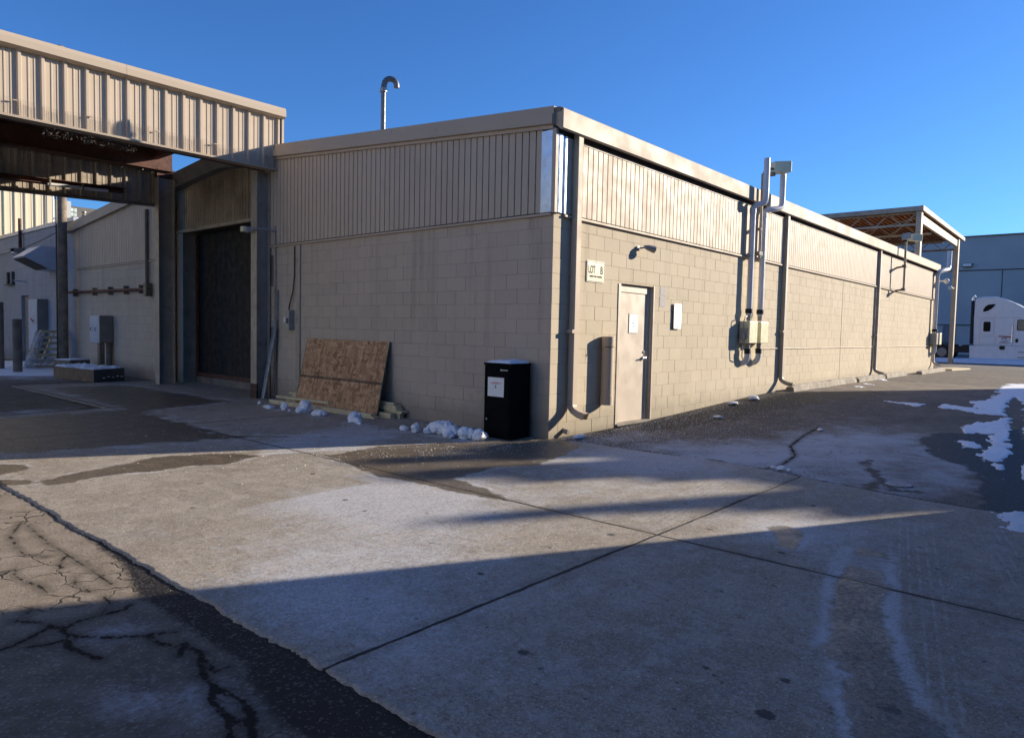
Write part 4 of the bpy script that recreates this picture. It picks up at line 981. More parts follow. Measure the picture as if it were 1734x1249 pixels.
br = thing('light_sensor', (-.4,7.0,3.33), 'yellow and grey sensor on a curved white arm at the bay column', 'sensor')
MB().box(-.50, -.40, 7.12, 7.25, 3.25, 3.36).build('sensor_body', M['grey_enamel'], br, bevel=.005)
MB().box(-.56, -.50, 7.15, 7.27, 3.26, 3.36).build('sensor_face', M['cream'], br, bevel=.005)
MB().tube([(-.42,7.12,3.31),(-.30,6.99,3.33),(-.12,6.90,3.32),(-.03,6.85,3.28)], .016, 8).build('arm', M['galv_pipe'], br, smooth='a')

# ------------------------------------------------------------------ wheel stops, manhole
ws = [(8.3,11.0,-.24,'nearest concrete wheel stop, by the second downspout, with a dark broken end'),(10.95,13.2,-.20,'second concrete wheel stop from the second downspout'),
 (13.3,16.0,-.24,'concrete wheel stop ending at the third downspout'),(16.3,18.9,-.22,'concrete wheel stop just beyond the third downspout'),(20.1,24.2,-.42,'farthest concrete wheel stop at the end corner')]
for i, (a, b, y, lab) in enumerate(ws):
    R = random.Random(i); mb = MB(); n = 14; prof = [(-.10,0),(-.085,.11),(-.05,.135),(.05,.135),(.085,.11),(.10,0)]
    for k in range(n+1):
        x = a+(b-a)*k/n; dz = -.03 if k in (0, n) else 0
        for (py_, pz_) in prof: mb.v.append((x, y+py_+R.uniform(-.008,.008), .25*min(1,gz(x)*4)+pz_+(dz if pz_ > 0 else -.02)+R.uniform(-.006,.006)))
    m = len(prof)
    for k in range(n):
        for j in range(m-1): mb.f.append((k*m+j, k*m+j+1, (k+1)*m+j+1, (k+1)*m+j))
    mb.f.append(tuple(range(m-1,-1,-1))); mb.f.append(tuple(n*m+j for j in range(m)))
    tag(mb.build('wheel_stop', M['concrete_post'], None, (a,y,.25)), lab, 'wheel stop', 'concrete wheel stops along the long wall')
mh = thing('utility_cover', (.36,-4.17,gz(.36)), 'small round iron utility cover set in the frosted asphalt', 'cover')
MB().tube([(.36,-4.17,-.02),(.36,-4.17,.008)], .135, 28).build('rim', M['steel_dk'], mh, smooth='a')
mb = MB(); mb.tube([(.36,-4.17,.0),(.36,-4.17,.012)], .118, 28)
for k in range(-4, 5):
    w_ = sqrt(max(0, .1**2-(k*.023)**2)); mb.box(.36+k*.023-.004, .36+k*.023+.004, -4.17-w_, -4.17+w_, .012, .015)
mb.build('lid', simple('frosted_iron', (.40,.41,.44), .6, .2, .3, 30), mh)
# flat broken slabs near far end
mb = MB(); mb.prism([(25.0,-.6,.25),(27.2,-.9,.25),(27.6,-.3,.25),(26.2,.1,.25),(25.1,-.1,.25)], (0,0,.06)); tag(mb.build('broken_slab', M['wood'], None, (25.5,-.5,.25)), 'pale yellowish slab lying at the far corner of the building', 'slab')

# loose ice grit on the ground
R = random.Random(11); mb = MB()
def grit(x, y, s_, z):
    o = [(R.uniform(-1,1)*s_, R.uniform(-1,1)*s_) for _ in range(3)]
    mb.add([(x+o[0][0],y+o[0][1],z),(x+o[1][0],y+o[1][1],z),(x+o[2][0],y+o[2][1],z),(x,y,z+s_*.9)], [(0,1,2),(0,1,3),(1,2,3),(2,0,3)])
for _ in range(5200):
    x = abs(R.gauss(0,1))*3.+.1; y = -.08-abs(R.gauss(0,1))*1.0
    if y > -4.2 and x < 12: grit(x, y, R.uniform(.003,.011), gz(x)+.002)
for _ in range(1500):
    x = R.gauss(-1.6,1.5); y = R.gauss(1.6,1.6)
    if -5.6 < x < -.1 and y > -.3: grit(x, y, R.uniform(.003,.009), .010)
for _ in range(1100):
    x = R.uniform(-5.5,-.3); y = R.uniform(-5.2,1.)
    grit(x, y, R.uniform(.002,.005), .010)
for _ in range(900):
    x = R.gauss(-1.3,.8); y = .1-.5*(x+1.5)*.5+R.gauss(0,.35)
    if -3.4 < x < -.05: grit(x, y, R.uniform(.003,.009), .010)
o = mb.build('ice_grit', M['snow'], None, (0,0,0), fix=False); tag(o, 'scattered bits of ice and salt on the ground near the door', 'ice grit'); o['kind'] = 'stuff'
R = random.Random(12); mb = MB()
for _ in range(900):
    u = R.random(); y = 1.4-5.6*u; x = -5.80-abs(R.gauss(0,1))*.16*(.4+u); grit(x, y, R.uniform(.002,.006), -.001)
for _ in range(500):
    y = R.uniform(-5.3,-.2); x = float(np.interp(y, J3Y, J3X))+abs(R.gauss(0,.06)); grit(x, y, R.uniform(.004,.012), gz(x))
for _ in range(500):
    y = R.uniform(-.1, 6.8); x = -.02-abs(R.gauss(0,.07)); grit(x, y, R.uniform(.004,.012), .014)
for _ in range(700):
    x = R.uniform(.0, 24); y = -.02-abs(R.gauss(0,.06)); grit(x, y, R.uniform(.004,.014), gz(x))
o = mb.build('gravel_crumbs', M['concrete_post'], None, (0,0,0), fix=False); tag(o, 'crumbled gravel along the edge of the concrete and the wall foot', 'gravel'); o['kind'] = 'stuff'
#@@PART2
# ------------------------------------------------------------------ left distance
AX = thing('white_annex', (0,18.3,0), 'white painted block annex with metal coping beyond the loading bay', 'building')
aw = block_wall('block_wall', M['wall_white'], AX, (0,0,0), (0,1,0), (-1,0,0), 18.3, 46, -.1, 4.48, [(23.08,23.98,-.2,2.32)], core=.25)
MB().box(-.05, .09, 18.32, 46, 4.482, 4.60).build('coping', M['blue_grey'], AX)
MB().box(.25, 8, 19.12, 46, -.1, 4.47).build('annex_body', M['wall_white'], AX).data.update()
d = MB().box(.10, .16, 23.1, 23.96, .02, 2.30).build('door', M['dk_enamel'], AX)
mb = MB()
for z, s_ in ((1.75,.05),(1.62,.04),(1.2,.07),(1.02,.05),(.85,.06)): mb.box(.094, .10, 23.45, 23.45+s_*1.6, z, z+s_)
mb.build('door_stickers', M['paper'], d)
for o in AX.children:
    if o.name.startswith('annex_body'):
        for nm in ('tone', 'joint'):
            at = o.data.attributes.new(nm, 'FLOAT', 'POINT')
            at.data.foreach_set('value', np.full(len(o.data.vertices), .5 if nm == 'tone' else 0, np.float32))
up = thing('utility_pole', (-.38,18.25,0), 'tall weathered wooden utility pole at the left wall', 'pole')
MB().tube([(-.38,18.25,-.05),(-.37,18.25,4),(-.36,18.25,9.5)], [.135,.125,.11], 20).build('pole', M['wood_grey'], up, smooth='a')
MB().tube([(-.55,18.2,.0),(-.54,18.2,5.2)], .022, 6).build('cable_riser', M['trim'], up)
mb = MB(); W_ = []
for k in range(25):
    t = k/24; W_.append((-.08-.25*t, 27.5-9.1*t, 3.90+.30*t-.28*4*t*(1-t)*.5))
mb.tube(W_, .016, 6); mb.tube([(-.34,18.3,4.22),(-.3,18.6,4.32),(-.3,18.75,4.1)], .03, 6)
mb.tube([(-.36,18.1,4.1),(-.2,17.9,4.12),(-.13,17.6,4.18)], .016, 6)
tag(mb.build('overhead_cable', M['trim'], None, (-.08,27.5,3.9)), 'sagging black cable from the annex wall to the wooden pole', 'cable')
hd = thing('exhaust_hood', (0,20.2,3.1), 'large grey wedge shaped duct hood on the annex wall', 'duct')
MB().prism([(0,19.62,3.76),(-.55,19.62,3.76),(-1.02,19.62,3.40),(-.32,19.62,3.06),(0,19.62,3.06)], (0,1.25,0)).build('hood', M['blue_grey'], hd)
MB().obox((-.67,20.245,3.215), (.30,0,-.145), (0,.58,0), (.003,0,.006)).build('hood_opening', M['trim'], hd)
wl_ = thing('wall_pack_light', (0,23.6,3.7), 'small wedge wall light on the annex under the flue', 'lamp')
MB().prism([(0,23.42,3.95),(-.34,23.42,3.95),(-.34,23.42,3.83),(0,23.42,3.62)], (0,.36,0)).build('housing', M['dk_enamel'], wl_)
MB().prism([(-.345,23.42,3.94),(-.345,23.42,3.79),(-.20,23.42,3.73),(-.345,23.42,3.82)], (0,.36,0)).build('lens', M['white'], wl_)
tag(MB().tube([(-.09,23.65,3.95),(-.09,23.65,5.0)], .055, 12).build('flue_pipe', M['rust'], None, (-.09,23.65,3.95)), 'short rusty flue pipe rising above the annex coping', 'flue')
mb = MB(); mb.box(-.08, 0, 24.75, 24.9, 2.75, 3.2); mb.box(-.08, 0, 25.35, 25.5, 2.75, 3.2); mb.box(-.12,0,24.7,25.6,2.72,2.76)
tag(mb.build('wall_bracket', M['trim'], None, (0,25,2.7)), 'pair of dark upright brackets on the annex wall', 'bracket')
tag(MB().beam((0,23.4,2.80),(-.35,23.4,2.82),.05,.05).build('door_light_arm', M['blue_grey'], None, (0,23.4,2.8)), 'small grey arm fixture above the annex door', 'fixture')
c2 = thing('electrical_cabinet', (-.15,21.5,0), 'tall blue grey electrical cabinet beside the annex door', 'electrical cabinet')
MB().box(-.30, 0, 21.0, 21.95, .44, 2.16).build('cabinet_body', M['dk_enamel'], c2, bevel=.01)
MB().box(-.318, -.301, 21.02, 21.93, .46, 2.14).build('door', M['blue_grey'], c2, bevel=.005)
MB().beam((-.32,21.7,1.52), (-.40,21.15,1.42), .03, .03).build('handle', M['redink'], c2)
for i in range(4): MB().tube([(-.2,21.15+i*.2,-.02),(-.2,21.15+i*.2,.44)], .05, 8).build('conduit_leg', M['steel_dk'], c2)
c1 = thing('meter_cabinet', (-.18,15.7,0), 'square pale blue meter cabinet on a post at the gable wall', 'electrical cabinet')
MB().box(-.35, -.01, 15.35, 16.08, .89, 1.63).build('cabinet_body', M['dk_enamel'], c1, bevel=.008)
MB().box(-.368, -.351, 15.36, 16.07, .88, 1.62).build('door', M['blue_grey'], c1, bevel=.004)
for yy in (15.55, 15.9): MB().tube(arc((-.37,yy,1.25),(-1,0,0),(0,0,1),.045,-pi/2,pi/2,6), .008, 6).build('handle', M['trim'], c1)
mb = MB(); mb.box(-.33, -.20, 15.45, 15.62, -.02, .89); mb.tube([(-.10,15.42,-.02),(-.10,15.42,.89)], .07, 10); mb.tube([(-.25,15.42,.8),(-.25,15.35,.76)], .03, 8); mb.build('post', M['steel_dk'], c1)
rp = thing('bumper_pipe', (-.08,15.8,2.3), 'long rusty horizontal pipe across the gable wall', 'pipe')
MB().tube([(-.10,18.7,2.33),(-.10,12.75,2.30)], .042, 10).build('pipe', M['rust'], rp, smooth='a')
for yy in (13.3, 14.3, 15.4, 16.6, 18.2): MB().box(-.12, 0, yy-.03, yy+.03, 2.2, 2.42).build('pipe_clamp', M['steel_dk'], rp)
MB().box(-.16, -.02, 12.75, 12.92, 2.12, 2.45).build('valve', M['steel_dk'], rp)
vp = MB(); vp.tube([(-.06,12.95,2.3),(-.06,12.95,4.3)], .045, 8); tag(vp.build('vertical_conduit', M['steel_dk'], None, (-.06,12.95,2.3)), 'brown vertical conduit beside the left canopy column', 'conduit')
for (x, y, h, lab) in ((-1.73,17.5,1.46,'shorter dark steel bollard, nearer the pole'), (-1.72,19.35,1.95,'taller dark steel bollard at the left picture edge')):
    b = thing('bollard', (x,y,0), lab, 'bollard', 'steel bollards at the annex')
    MB().tube([(x,y,-.02),(x,y,h)], .115, 16).build('post', M['steel_dk'], b, smooth='a'); MB().tube([(x,y,h),(x,y,h+.02)], [.12,.09], 16).build('cap', M['rust'], b, smooth='a')
lb = thing('long_crate', (-1.0,13.8,0), 'long flat cardboard covered crate with snow on top', 'crate')
mb = MB(); mb.obox((-1.10,13.95,.155), (.43,.27,0), (-.13,1.0,0), (0,0,.150)); mb.build('crate_body', simple('cardboard', (.17,.115,.07), .8, 0, .2, 4), lb, bevel=.01)
mb = MB(); mb.obox((-.965,12.93,.155), (.435,.272,0), (.005,-.012,0), (0,0,.152)); e = mb.build('crate_end', simple('dark_wrap', (.06,.065,.075), .5, 0, .2, 5), lb)
mb = MB()
for i in range(5): mb.obox((-1.12+i*.13,12.82+i*.08,.10+.02*(i % 2)), (.035,.022,0), (.002,-.004,0), (0,0,.012))
mb.build('torn_label', M['paper'], e)
px, py, pz, f = grid_mesh(np.linspace(-1,1,30), np.linspace(-1,1,50), lambda x, y: x*0)
X_ = -1.10+.42*px-.125*py; Y_ = 13.95+.265*px+.98*py; r = fnoise(px*2, py*2, 1.5, 4)
mb = MB(); mb.v = list(zip(X_.tolist(), Y_.tolist(), (.306+np.clip(.03+r*.05, -.01, .06)*np.clip((1.02-np.maximum(abs(px), abs(py)))*8, 0, 1)).tolist())); mb.f = [tuple(a) for a in f.tolist()]
tag(mb.build('settled_snow', M['snow'], None, (-1.1,13.95,.306), smooth=True, fix=False), 'snow layer lying on the long crate', 'snow')
sb = thing('small_wooden_box', (-.9,15.9,0), 'small shallow wooden box behind the long crate', 'box')
MB().obox((-.86,15.9,.20), (.28,.12,0), (-.10,.30,0), (0,0,.20)).build('box_body', M['wood_grey'], sb, bevel=.005)
MB().obox((-.86,15.9,.415), (.27,.115,0), (-.095,.29,0), (0,0,.012)).build('box_lid', M['snow'], sb)
pt = thing('pallet', (-.8,18.9,0), 'pale wooden pallet half wrapped in plastic leaning by the pole', 'pallet')
b0, b1 = Vector((-1.25,18.75,.02)), Vector((-.50,18.80,.02)); upv = Vector((.46,.10,1.15)); sd = (b1-b0)
nrm = sd.cross(upv).normalized()
if nrm.y > 0: nrm = -nrm
for k in range(7): MB().obox(b0+sd*.5+upv*(.04+k*.153), sd*.5, upv.normalized()*.045, nrm*.009).build('deck_board', M['wood'], pt)
for k in (0.03, .5, .97): MB().obox(b0+sd*k+upv*.5-nrm*.055, sd.normalized()*.02, upv*.5, nrm*.045).build('stringer', M['wood'], pt)
n = N('plastic_film'); n.b.inputs['Transmission Weight'].default_value = .6; n.b.inputs['Alpha'].default_value = .75
film = n.out(n.mix(n.mr(n.noise(6,5), .4, .6), (.5,.55,.65), (.75,.8,.88)), .25, 0, n.bump(n.noise(12,4), .8, .03))
px, py, pz, f = grid_mesh(np.linspace(0,1,26), np.linspace(0,1,26), lambda x, y: x*0); r = fnoise(px*3, py*3, 1.3, 4); mb = MB()
for a_, b_, c_ in zip(px, py, r):
    p = b0+sd*(-.18+.34*a_)+upv*(b_*(.98-.05*a_))+nrm*(.05+.07*c_+.18*(1-b_)); mb.v.append(tuple(p))
o2 = len(mb.v); mb.f = [tuple(a) for a in f.tolist()]
for a_, b_, c_ in zip(px, py, r):
    p = b0+sd*(-.05+1.1*a_)+upv*(b_*.26)+nrm*(.05+.08*c_+.05*(1-b_)); mb.v.append(tuple(p))
mb.f += [tuple(i+o2 for i in a) for a in f.tolist()]
mb.build('plastic_wrap', film, pt, smooth=True, fix=False)
# tan building, dark building, yellow pipe, ladder mast
tn = thing('tan_metal_building', (-8,32,0), 'tall sunlit tan ribbed metal building beyond the annex', 'building')
mb = MB(); ribbed(mb, (3.1,32,0), (-1,0,0), (0,-1,0), 0, 30, lambda u: 0, lambda u: 13, .40, [(0,0),(.04,0),(.055,.05),(.10,.05),(.115,0),(.22,0),(.225,.012),(.25,.012),(.255,0)])
mb.build('ribbed_wall', M['tan'], tn, fix=False)
mb = MB(); mb.box(-27, 3.12, 32.04, 50, 0, 13); mb.box(3.05, 3.25, 31.93, 32.1, 0, 13.02); mb.build('building_body', M['tan'], tn)
tag(MB().tube([(-14,30,4.95),(1.15,30,4.88)], .12, 10).build('gas_pipe', M['yellow'], None, (-14,30,4.9)), 'yellow pipe in front of the tan building', 'pipe')
lm = thing('ladder_mast', (4.2,38,0), 'slender white lattice mast between tan and dark buildings', 'mast')
mb = MB()
for x_ in (3.75+.85, 4.15+.85): mb.tube([(x_,38,0),(x_,38,10.5)], .05, 6)
for k in range(22): mb.tube([(4.6,38,1+k*.42),(5.0,38,1+k*.42)], .03, 6)
mb.box(4.75,5.15,37.9,38.1,8.2,9.0); mb.box(4.4,5.3,37.9,38.0,6.9,6.98); mb.build('lattice', M['galv_pipe'], lm)
dk = thing('dark_office_block', (6,45,0), 'dark flat roofed building with a glazed strip far behind the annex', 'building')
MB().box(4.0, 8.0, 45, 60, 0, 9.0).build('block', M['wh'], dk)
MB().box(8.0, 9.5, 45.2, 60, 0, 8.75).build('block', M['dkclad'], dk)
mb = MB()
for i in range(2):
    for k in range(4): mb.box(8.02+i*.19, 8.18+i*.19, 45.12, 45.2, 7.55+k*.28, 7.78+k*.28)
mb.build('window', simple('pale_glass', (.45,.52,.5), .2), dk)
mb = MB()
for k in range(6): mb.box(8.82, 8.90, 45.12, 45.2, 7.4+k*.2, 7.52+k*.2)
mb.build('window', M['white'], dk)

# ------------------------------------------------------------------ truss canopy at the right
TC = thing('truss_canopy', (26,.9,.25), 'tall open steel canopy with wooden deck and open web trusses behind the building', 'canopy')
zt = lambda x: 6.94-(x-25.7)*.024
mb = MB(); mb.prism([(25.55,.80,zt(25.55)),(35.3,.80,zt(35.3)),(35.3,.80,zt(35.3)-.17),(25.55,.80,zt(25.55)-.20)], (0,.1,0)); mb.build('fascia', M['fascia'], TC)
mb = MB(); mb.box(25.55, 25.65, .902, 10, 6.74, 6.935); mb.build('fascia', M['steel'], TC)
mb = MB()
for k in range(46):
    y = .95+k*.2; mb.prism([(25.66,y,zt(25.66)-.06),(35.2,y,zt(35.2)-.06),(35.2,y,zt(35.2)-.16),(25.66,y,zt(25.66)-.16)], (0,.07,0))
mb.build('roof_joist', M['deck'], TC)
MB().prism([(25.65,.9,zt(25.65)-.02),(35.25,.9,zt(35.25)-.02),(35.25,.9,zt(35.25)-.06),(25.65,.9,zt(25.65)-.06)], (0,9.1,0)).build('deck', M['deck'], TC)
MB().prism([(25.9,.93,6.64),(34.2,.93,6.46),(34.2,.93,6.16),(25.9,.93,6.30)], (0,.12,0)).build('header_beam', M['panel'], TC)
for x_ in (25.8, 34.25):
    mb = MB(); mb.box(x_-.15, x_+.15, .88, 1.08, .2, zt(x_)-.2); mb.build('column', M['column_paint'], TC, bevel=.02)
    mb = MB(); mb.box(x_-.2, x_+.2, 9.6, 9.85, .2, 6.5); mb.build('column', M['steel'], TC, bevel=.02)
for x_ in (25.9, 28.7, 31.5, 34.4):
    mb = MB(); z1 = zt(x_)-.22; z0 = z1-.48
    mb.beam((x_,1.1,z1), (x_,9.7,z1), .07, .07); mb.beam((x_,1.1,z0), (x_,9.7,z0), .09, .08)
    for k in range(8):
        ya = 1.1+k*1.07; mb.beam((x_,ya,z1), (x_,ya+.53,z0), .035, .035); mb.beam((x_,ya+.53,z0), (x_,ya+1.07,z1), .035, .035)
    mb.build('truss', M['steel'] if x_ < 30 else M['steel_dk'], TC)
mb = MB(); mb.beam((26,1.1,6.6), (34,5.,6.25), .03, .03); mb.beam((26,1.2,6.5), (30,6.,6.25), .03, .03); mb.build('sway_brace', M['steel'], TC)

WHB = thing('blue_grey_warehouse', (62,2,0), 'large blue grey warehouse wall filling the far right background', 'building')
MB().box(62, 110, -60, 13, 0, 10.0).build('warehouse_wall', M['wh'], WHB)
mb = MB(); mb.box(61.95, 62, -60, 13, 7.22, 7.30); mb.box(61.96, 62, 2.2, 2.25, .2, 7.22); mb.box(61.96, 62, -14, -13.95, .2, 7.22); mb.box(61.92,62,-60,13,2.70,2.78)
mb.build('cladding_joint', M['trim'], WHB)
MB().box(61.9, 110.1, -60.1, 13.1, 10.0, 10.12).build('parapet_cap', M['steel_dk'], WHB)
mb = MB(); mb.box(61.9, 61.99, 5.3, 6.2, .25, 2.65); mb.build('door', simple('dock_door', (.16,.17,.2), .6), WHB)
mb = MB(); mb.box(61.6, 61.99, 4.3, 5.0, 7.55, 7.85); wl2 = tag(mb.build('warehouse_light', M['dk_enamel'], None, (61.8,4.6,7.6)), 'small wall light on the blue grey warehouse', 'lamp'); 
MB().box(61.55, 61.60, 4.35, 4.95, 7.6, 7.8).build('lens', M['white'], wl2)

# ------------------------------------------------------------------ tractor unit
TR = thing('semi_truck', (41.5,-1,.25), 'white sleeper cab semi truck parked beyond the canopy', 'truck')
prof = [(.90,1.17),(.95,2.76),(.93,3.66),(.84,3.90),(.35,3.97),(-.05,3.96),(-.54,3.79),(-.98,3.57),(-1.40,3.30),(-2.0,2.98),(-2.25,2.86),(-2.9,2.12),(-2.9,1.0),(-1.0,1.17)]
MB().prism([(40.3,a,b) for a, b in prof], (2.45,0,0)).build('cab', M['truck'], TR, bevel=.10)
prof = [(-2.7,2.16),(-3.4,2.02),(-4.5,1.72),(-4.85,1.5),(-4.95,.95),(-4.95,.55),(-4.5,.55),(-4.3,1.0),(-3.9,1.25),(-3.4,1.2),(-3.15,.8),(-3.1,.5),(-2.7,.5)]
MB().prism([(40.5,a,b) for a, b in prof], (2.05,0,0)).build('hood', M['truck'], TR, bevel=.08)
MB().prism([(40.36,a,b) for a, b in [(1.10,1.17),(1.07,.44),(-1.0,.42),(-2.9,.42),(-2.9,1.22),(-.6,1.22)]], (2.3,0,0)).build('side_fairing', M['truck'], TR, bevel=.03)
mb = MB(); mb.prism([(40.27,a,b) for a, b in [(.51,3.09),(.50,3.22),(.42,3.38),(.28,3.50),(-.06,3.53),(-.04,3.46),(.10,3.28),(.30,3.14)]], (.04,0,0)); mb.build('roof_window', M['glass'], TR)
def win(y0, y1, z0, z1, mat, nm, par=TR, x=40.28):
    P = [(x, p[0], p[2]) for p in rrect(min(y0,y1), max(y0,y1), z0, z1, .07, 0, 0)]
    return MB().prism(P, (.03,0,0)).build(nm, mat, par)
win(.12, .46, 1.98, 2.54, M['rubber'], 'window_frame', x=40.285); win(.15, .43, 2.02, 2.50, M['glass'], 'window', x=40.28)
def outline(y0, y1, z0, z1, nm, par):
    mb = MB(); w_ = .012; x = 40.288
    for a in ((y0,y1,z0,z0+w_),(y0,y1,z1-w_,z1),(y0,y0+w_,z0,z1),(y1-w_,y1,z0,z1)): mb.box(x, x+.02, a[0], a[1], a[2], a[3])
    return mb.build(nm, M['wh'], par)
outline(-.16, .62, 1.30, 1.70, 'hatch_seam', TR); outline(-.05, .62, 1.80, 2.68, 'panel_seam', TR)
mb = MB(); mb.box(40.29, 40.31, -2.9, .92, 2.76, 2.775); mb.box(40.29,40.31,-.95,-.937,1.22,2.76); mb.build('body_seam', M['wh'], TR)
td = MB().box(40.285, 40.30, -2.25, -.97, 1.25, 2.74).build('door', M['truck'], TR)
win(-2.15, -1.10, 2.06, 2.66, M['rubber'], 'window_frame', td, 40.276); win(-2.1, -1.14, 2.1, 2.62, M['glass_teal'], 'window', td, 40.27)
win(-1.20, -1.06, 1.39, 1.62, M['rubber'], 'door_handle', td, 40.27)
win(-.60, -.34, .98, 1.21, M['rubber'], 'fuel_cap_recess', TR, 40.335)
mb = MB(); mb.prism([(40.285,-.23,1.70),(40.285,-.93,1.68),(40.285,-.80,1.74),(40.285,-.30,1.76)], (.01,0,0)); mb.build('stripe_decal', M['redink'], TR)
mb = MB(); mb.box(40.284, 40.294, -.93, -.5, 1.665, 1.685)
for (a, b, z) in ((-.41,-.50,1.585),(-.52,-.57,1.585),(-.59,-.67,1.585)): mb.box(40.284, 40.294, b, a, z, z+.05)
for i, (a, b) in enumerate(((-.44,-.70),(-.38,-.72),(-.34,-.79))):
    yy = a
    while yy > b: mb.box(40.284, 40.294, yy-.05, yy, 1.46-i*.06, 1.485-i*.06); yy -= .07
mb.build('lettering_decal', simple('navy_ink', (.03,.05,.14), .5), TR)
mb = MB(); mb.tube([(40.45,1.02,1.25),(40.45,1.04,3.74)], .085, 12); mb.build('exhaust_stack', M['rubber'], TR, smooth='a')
mb = MB(); mb.tube([(40.45,1.04,3.70),(40.45,1.05,3.86),(40.45,1.0,3.96),(40.45,.93,4.0)], .075, 12); mb.build('exhaust_tip', M['chrome'], TR, smooth='a')
mb = MB(); mb.box(40.95, 41.1, -2.5, 4.9, .85, 1.12); mb.box(41.9, 42.05, -2.5, 4.9, .85, 1.12); mb.box(40.7,42.3,1.1,1.5,.75,1.2); mb.box(40.8,42.2,1.9,3.4,1.12,1.22); mb.box(40.4,40.7,1.1,2.0,.75,1.05)
mb.build('chassis', M['rubber'], TR)
def wheel(x, y, par, wd=.28, r=.5):
    w = MB().tube([(x,y,.25+r),(x+wd*.12,y,.25+r),(x+wd*.88,y,.25+r),(x+wd,y,.25+r)], [r*.94,r,r,r*.94], 28)
    w = w.build('wheel', M['rubber'], par, smooth='a')
    rm = MB(); rm.tube([(x-.012,y,.25+r),(x+.03,y,.25+r)], .25, 24); rm.tube([(x-.06,y,.25+r),(x+.0,y,.25+r)], .11, 12)
    for k in range(8):
        a = k*pi/4; rm.tube([(x-.03,y+.19*cos(a),.25+r+.19*sin(a)),(x,y+.19*cos(a),.25+r+.19*sin(a))], .022, 6)
    rm.build('rim', M['grey_enamel'], w, smooth='a')
for y_ in (2.45, 3.75): wheel(40.35, y_, TR, .55); wheel(42.1, y_, TR, .55)
wheel(40.45, -3.72, TR); wheel(42.2, -3.72, TR)
mb = MB(); mb.tube(arc((40.9,2.45,.75), (0,1,0), (0,0,1), .58, pi*.05, pi*.95, 10), .02, 6); mb.build('mudguard', M['rubber'], TR)
mb = MB(); mb.prism([(40.34,-2.0,2.85),(40.34,-2.22,2.78),(40.34,-2.86,2.15),(40.34,-2.86,2.12)], (2.3,0,0)); mb.obox((41.5,-2.62,2.52), (1.05,0,0), (0,.34,.38), (0,-.02,.018)); mb.build('windshield', M['glass'], TR)
mb = MB(); mb.box(40.6, 42.4, -5.02, -4.9, .45, .85); mb.build('bumper', M['truck'], TR)
mb = MB(); mb.box(41.1, 41.9, -5.0, -4.86, .95, 1.55); mb.build('grille', M['rubber'], TR)
MB().tube([(40.25,-2.35,1.9),(40.05,-2.45,1.95),(40.05,-2.45,2.6),(40.28,-2.35,2.62)], .02, 8).build('mirror_arm', M['rubber'], TR)
MB().box(39.98, 40.14, -2.50, -2.42, 2.0, 2.55).build('mirror', M['truck'], TR, bevel=.02)
for z_ in (.55, .85): MB().box(40.30, 40.36, -2.2, -1.2, z_, z_+.05).build('step', M['galv_pipe'], TR)
MB().tube([(40.26,-.90,1.35),(40.22,-.90,1.4),(40.22,-.90,2.3),(40.26,-.90,2.35)], .014, 6).build('grab_handle', M['chrome'], TR)
for x_ in (40.75, 42.25): MB().box(x_-.17, x_+.17, -4.93, -4.8, 1.05, 1.3).build('headlight', M['white'], TR)

# ------------------------------------------------------------------ buildings that throw the long shadows (out of the frame)
OA = thing('neighbour_building', (-5.7,-11,0), 'plain brick building standing behind the viewpoint', 'building')
mb = MB(); mb.box(-16, 2.96, -17, -6.62, -.1, 5.2); mb.build('wall', M['offwall'], OA)
MB().box(-16.1, 3.0, -17.1, -6.56, 5.2, 5.3).build('coping', M['steel'], OA)
OB = thing('yard_building', (23.5,-14,0), 'flat roofed brick building across the yard with rooftop vents', 'building')
mb = MB(); mb.box(19.35, 27.7, -26, -10.6, 0, 7.05); mb.build('wall', M['offwall'], OB)
for (sx, sy, zt_, w_) in ((-2.8,.3,8.05,.30), (-3.0,-.55,8.05,.40), (-2.3,-1.35,7.9,.35), (-3.8,-2.02,8.25,.22), (-2.6,-2.75,7.95,.25), (-1.9,-3.35,7.75,.30), (-1.3,-.2,7.5,.9), (-1.2,-2.2,7.45,.5), (-1.5,-4.0,7.5,.3)):
    t = (zt_)/.31*1.0; cx, cy = sx+.885*t, sy-.465*t
    MB().box(cx-w_*.5, cx+w_*.5, cy-w_*.5, cy+w_*.5, 7.0, zt_).build('roof_vent', M['galv_pipe'], OB)

OW = thing('unseen_bounce_building', (-20,15,0), 'unseen pale building at the canopy end, added to bounce sun onto the shaded wall', 'building')  # added out of view to throw sunlight back onto the shaded front wall
MB().box(-24, -15.5, 1, 9.5, -.1, 9.5).build('wall', simple('pale_bounce_wall', (.52, .52, .55), .85), OW)
MB().box(-24.1, -15.4, .9, 9.6, 9.5, 9.7).build('coping', M['steel'], OW)
mb = MB()
for k in range(2): mb.box(-15.52, -15.45, 3+k*5, 4.2+k*5, 6.6, 7.6)
mb.build('window', M['glass'], OW)
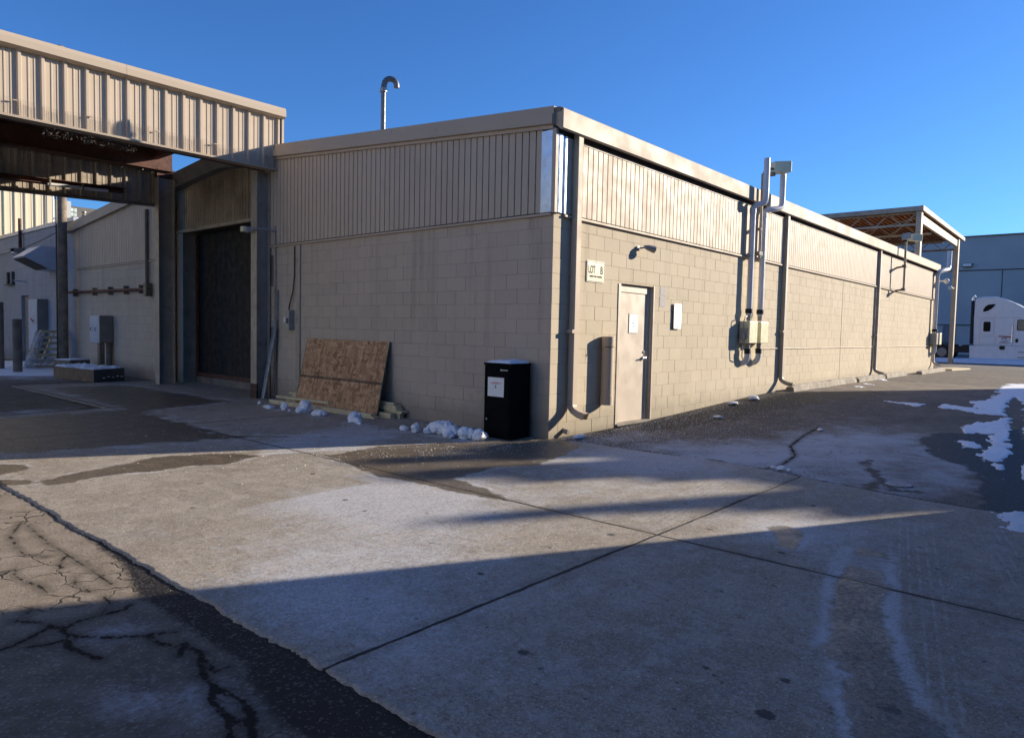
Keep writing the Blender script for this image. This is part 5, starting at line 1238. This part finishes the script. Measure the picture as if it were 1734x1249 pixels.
# ------------------------------------------------------------------ light
wd = bpy.data.worlds.new('World'); S.world = wd; wd.use_nodes = True
nt = wd.node_tree; bg = nt.nodes['Background']; sky = nt.nodes.new('ShaderNodeTexSky'); sky.sky_type = 'NISHITA'
SUN = Vector((.885,-.465,.31)).normalized()
sky.sun_disc = False; sky.sun_elevation = math.asin(SUN.z); sky.sun_rotation = math.atan2(SUN.x, SUN.y)
sky.altitude = 300; sky.air_density = 1.; sky.dust_density = .25; sky.ozone_density = 2.6
mx = nt.nodes.new('ShaderNodeMix'); mx.data_type = 'RGBA'; mx.blend_type = 'MULTIPLY'; mx.inputs[0].default_value = 1; mx.inputs[7].default_value = (.29, .55, .92, 1)
nt.links.new(sky.outputs[0], mx.inputs[6]); nt.links.new(mx.outputs[2], bg.inputs[0]); bg.inputs[1].default_value = .10
sl = bpy.data.lights.new('sun', 'SUN'); sl.energy = 4.6; sl.angle = rad(.53); sl.color = (1, .88, .71)
so = bpy.data.objects.new('sun', sl); COL.objects.link(so); so.rotation_euler = (-SUN).to_track_quat('-Z', 'Y').to_euler()

# ------------------------------------------------------------------ camera
cam = bpy.data.cameras.new('camera'); co = bpy.data.objects.new('camera', cam); COL.objects.link(co)
yaw, pt_, rl_ = 7.18072948e-01, -5.42811002e-02, 2.15736597e-02
F = Vector((cos(yaw)*cos(pt_), sin(yaw)*cos(pt_), sin(pt_))); Rr = Vector((sin(yaw), -cos(yaw), 0)); Uu = Rr.cross(F)
R2 = Rr*cos(rl_)+Uu*sin(rl_); U2 = -Rr*sin(rl_)+Uu*cos(rl_)
from mathutils import Matrix
m = Matrix((R2, U2, -F)).transposed().to_4x4(); m.translation = Vector((-7.45235420,-5.83681069,1.45683175)); co.matrix_world = m
cam.sensor_width = 36; cam.lens = 1194.24554*36/1734; cam.clip_start = .05; cam.clip_end = 2000
S.camera = co
S.view_settings.view_transform = 'Standard'; S.view_settings.look = 'None'; S.view_settings.gamma = 1; S.view_settings.exposure = 1.0
S.render.engine = 'CYCLES'; S.render.resolution_x = 1024; S.render.resolution_y = 737
S.cycles.max_bounces = 6; S.cycles.diffuse_bounces = 3
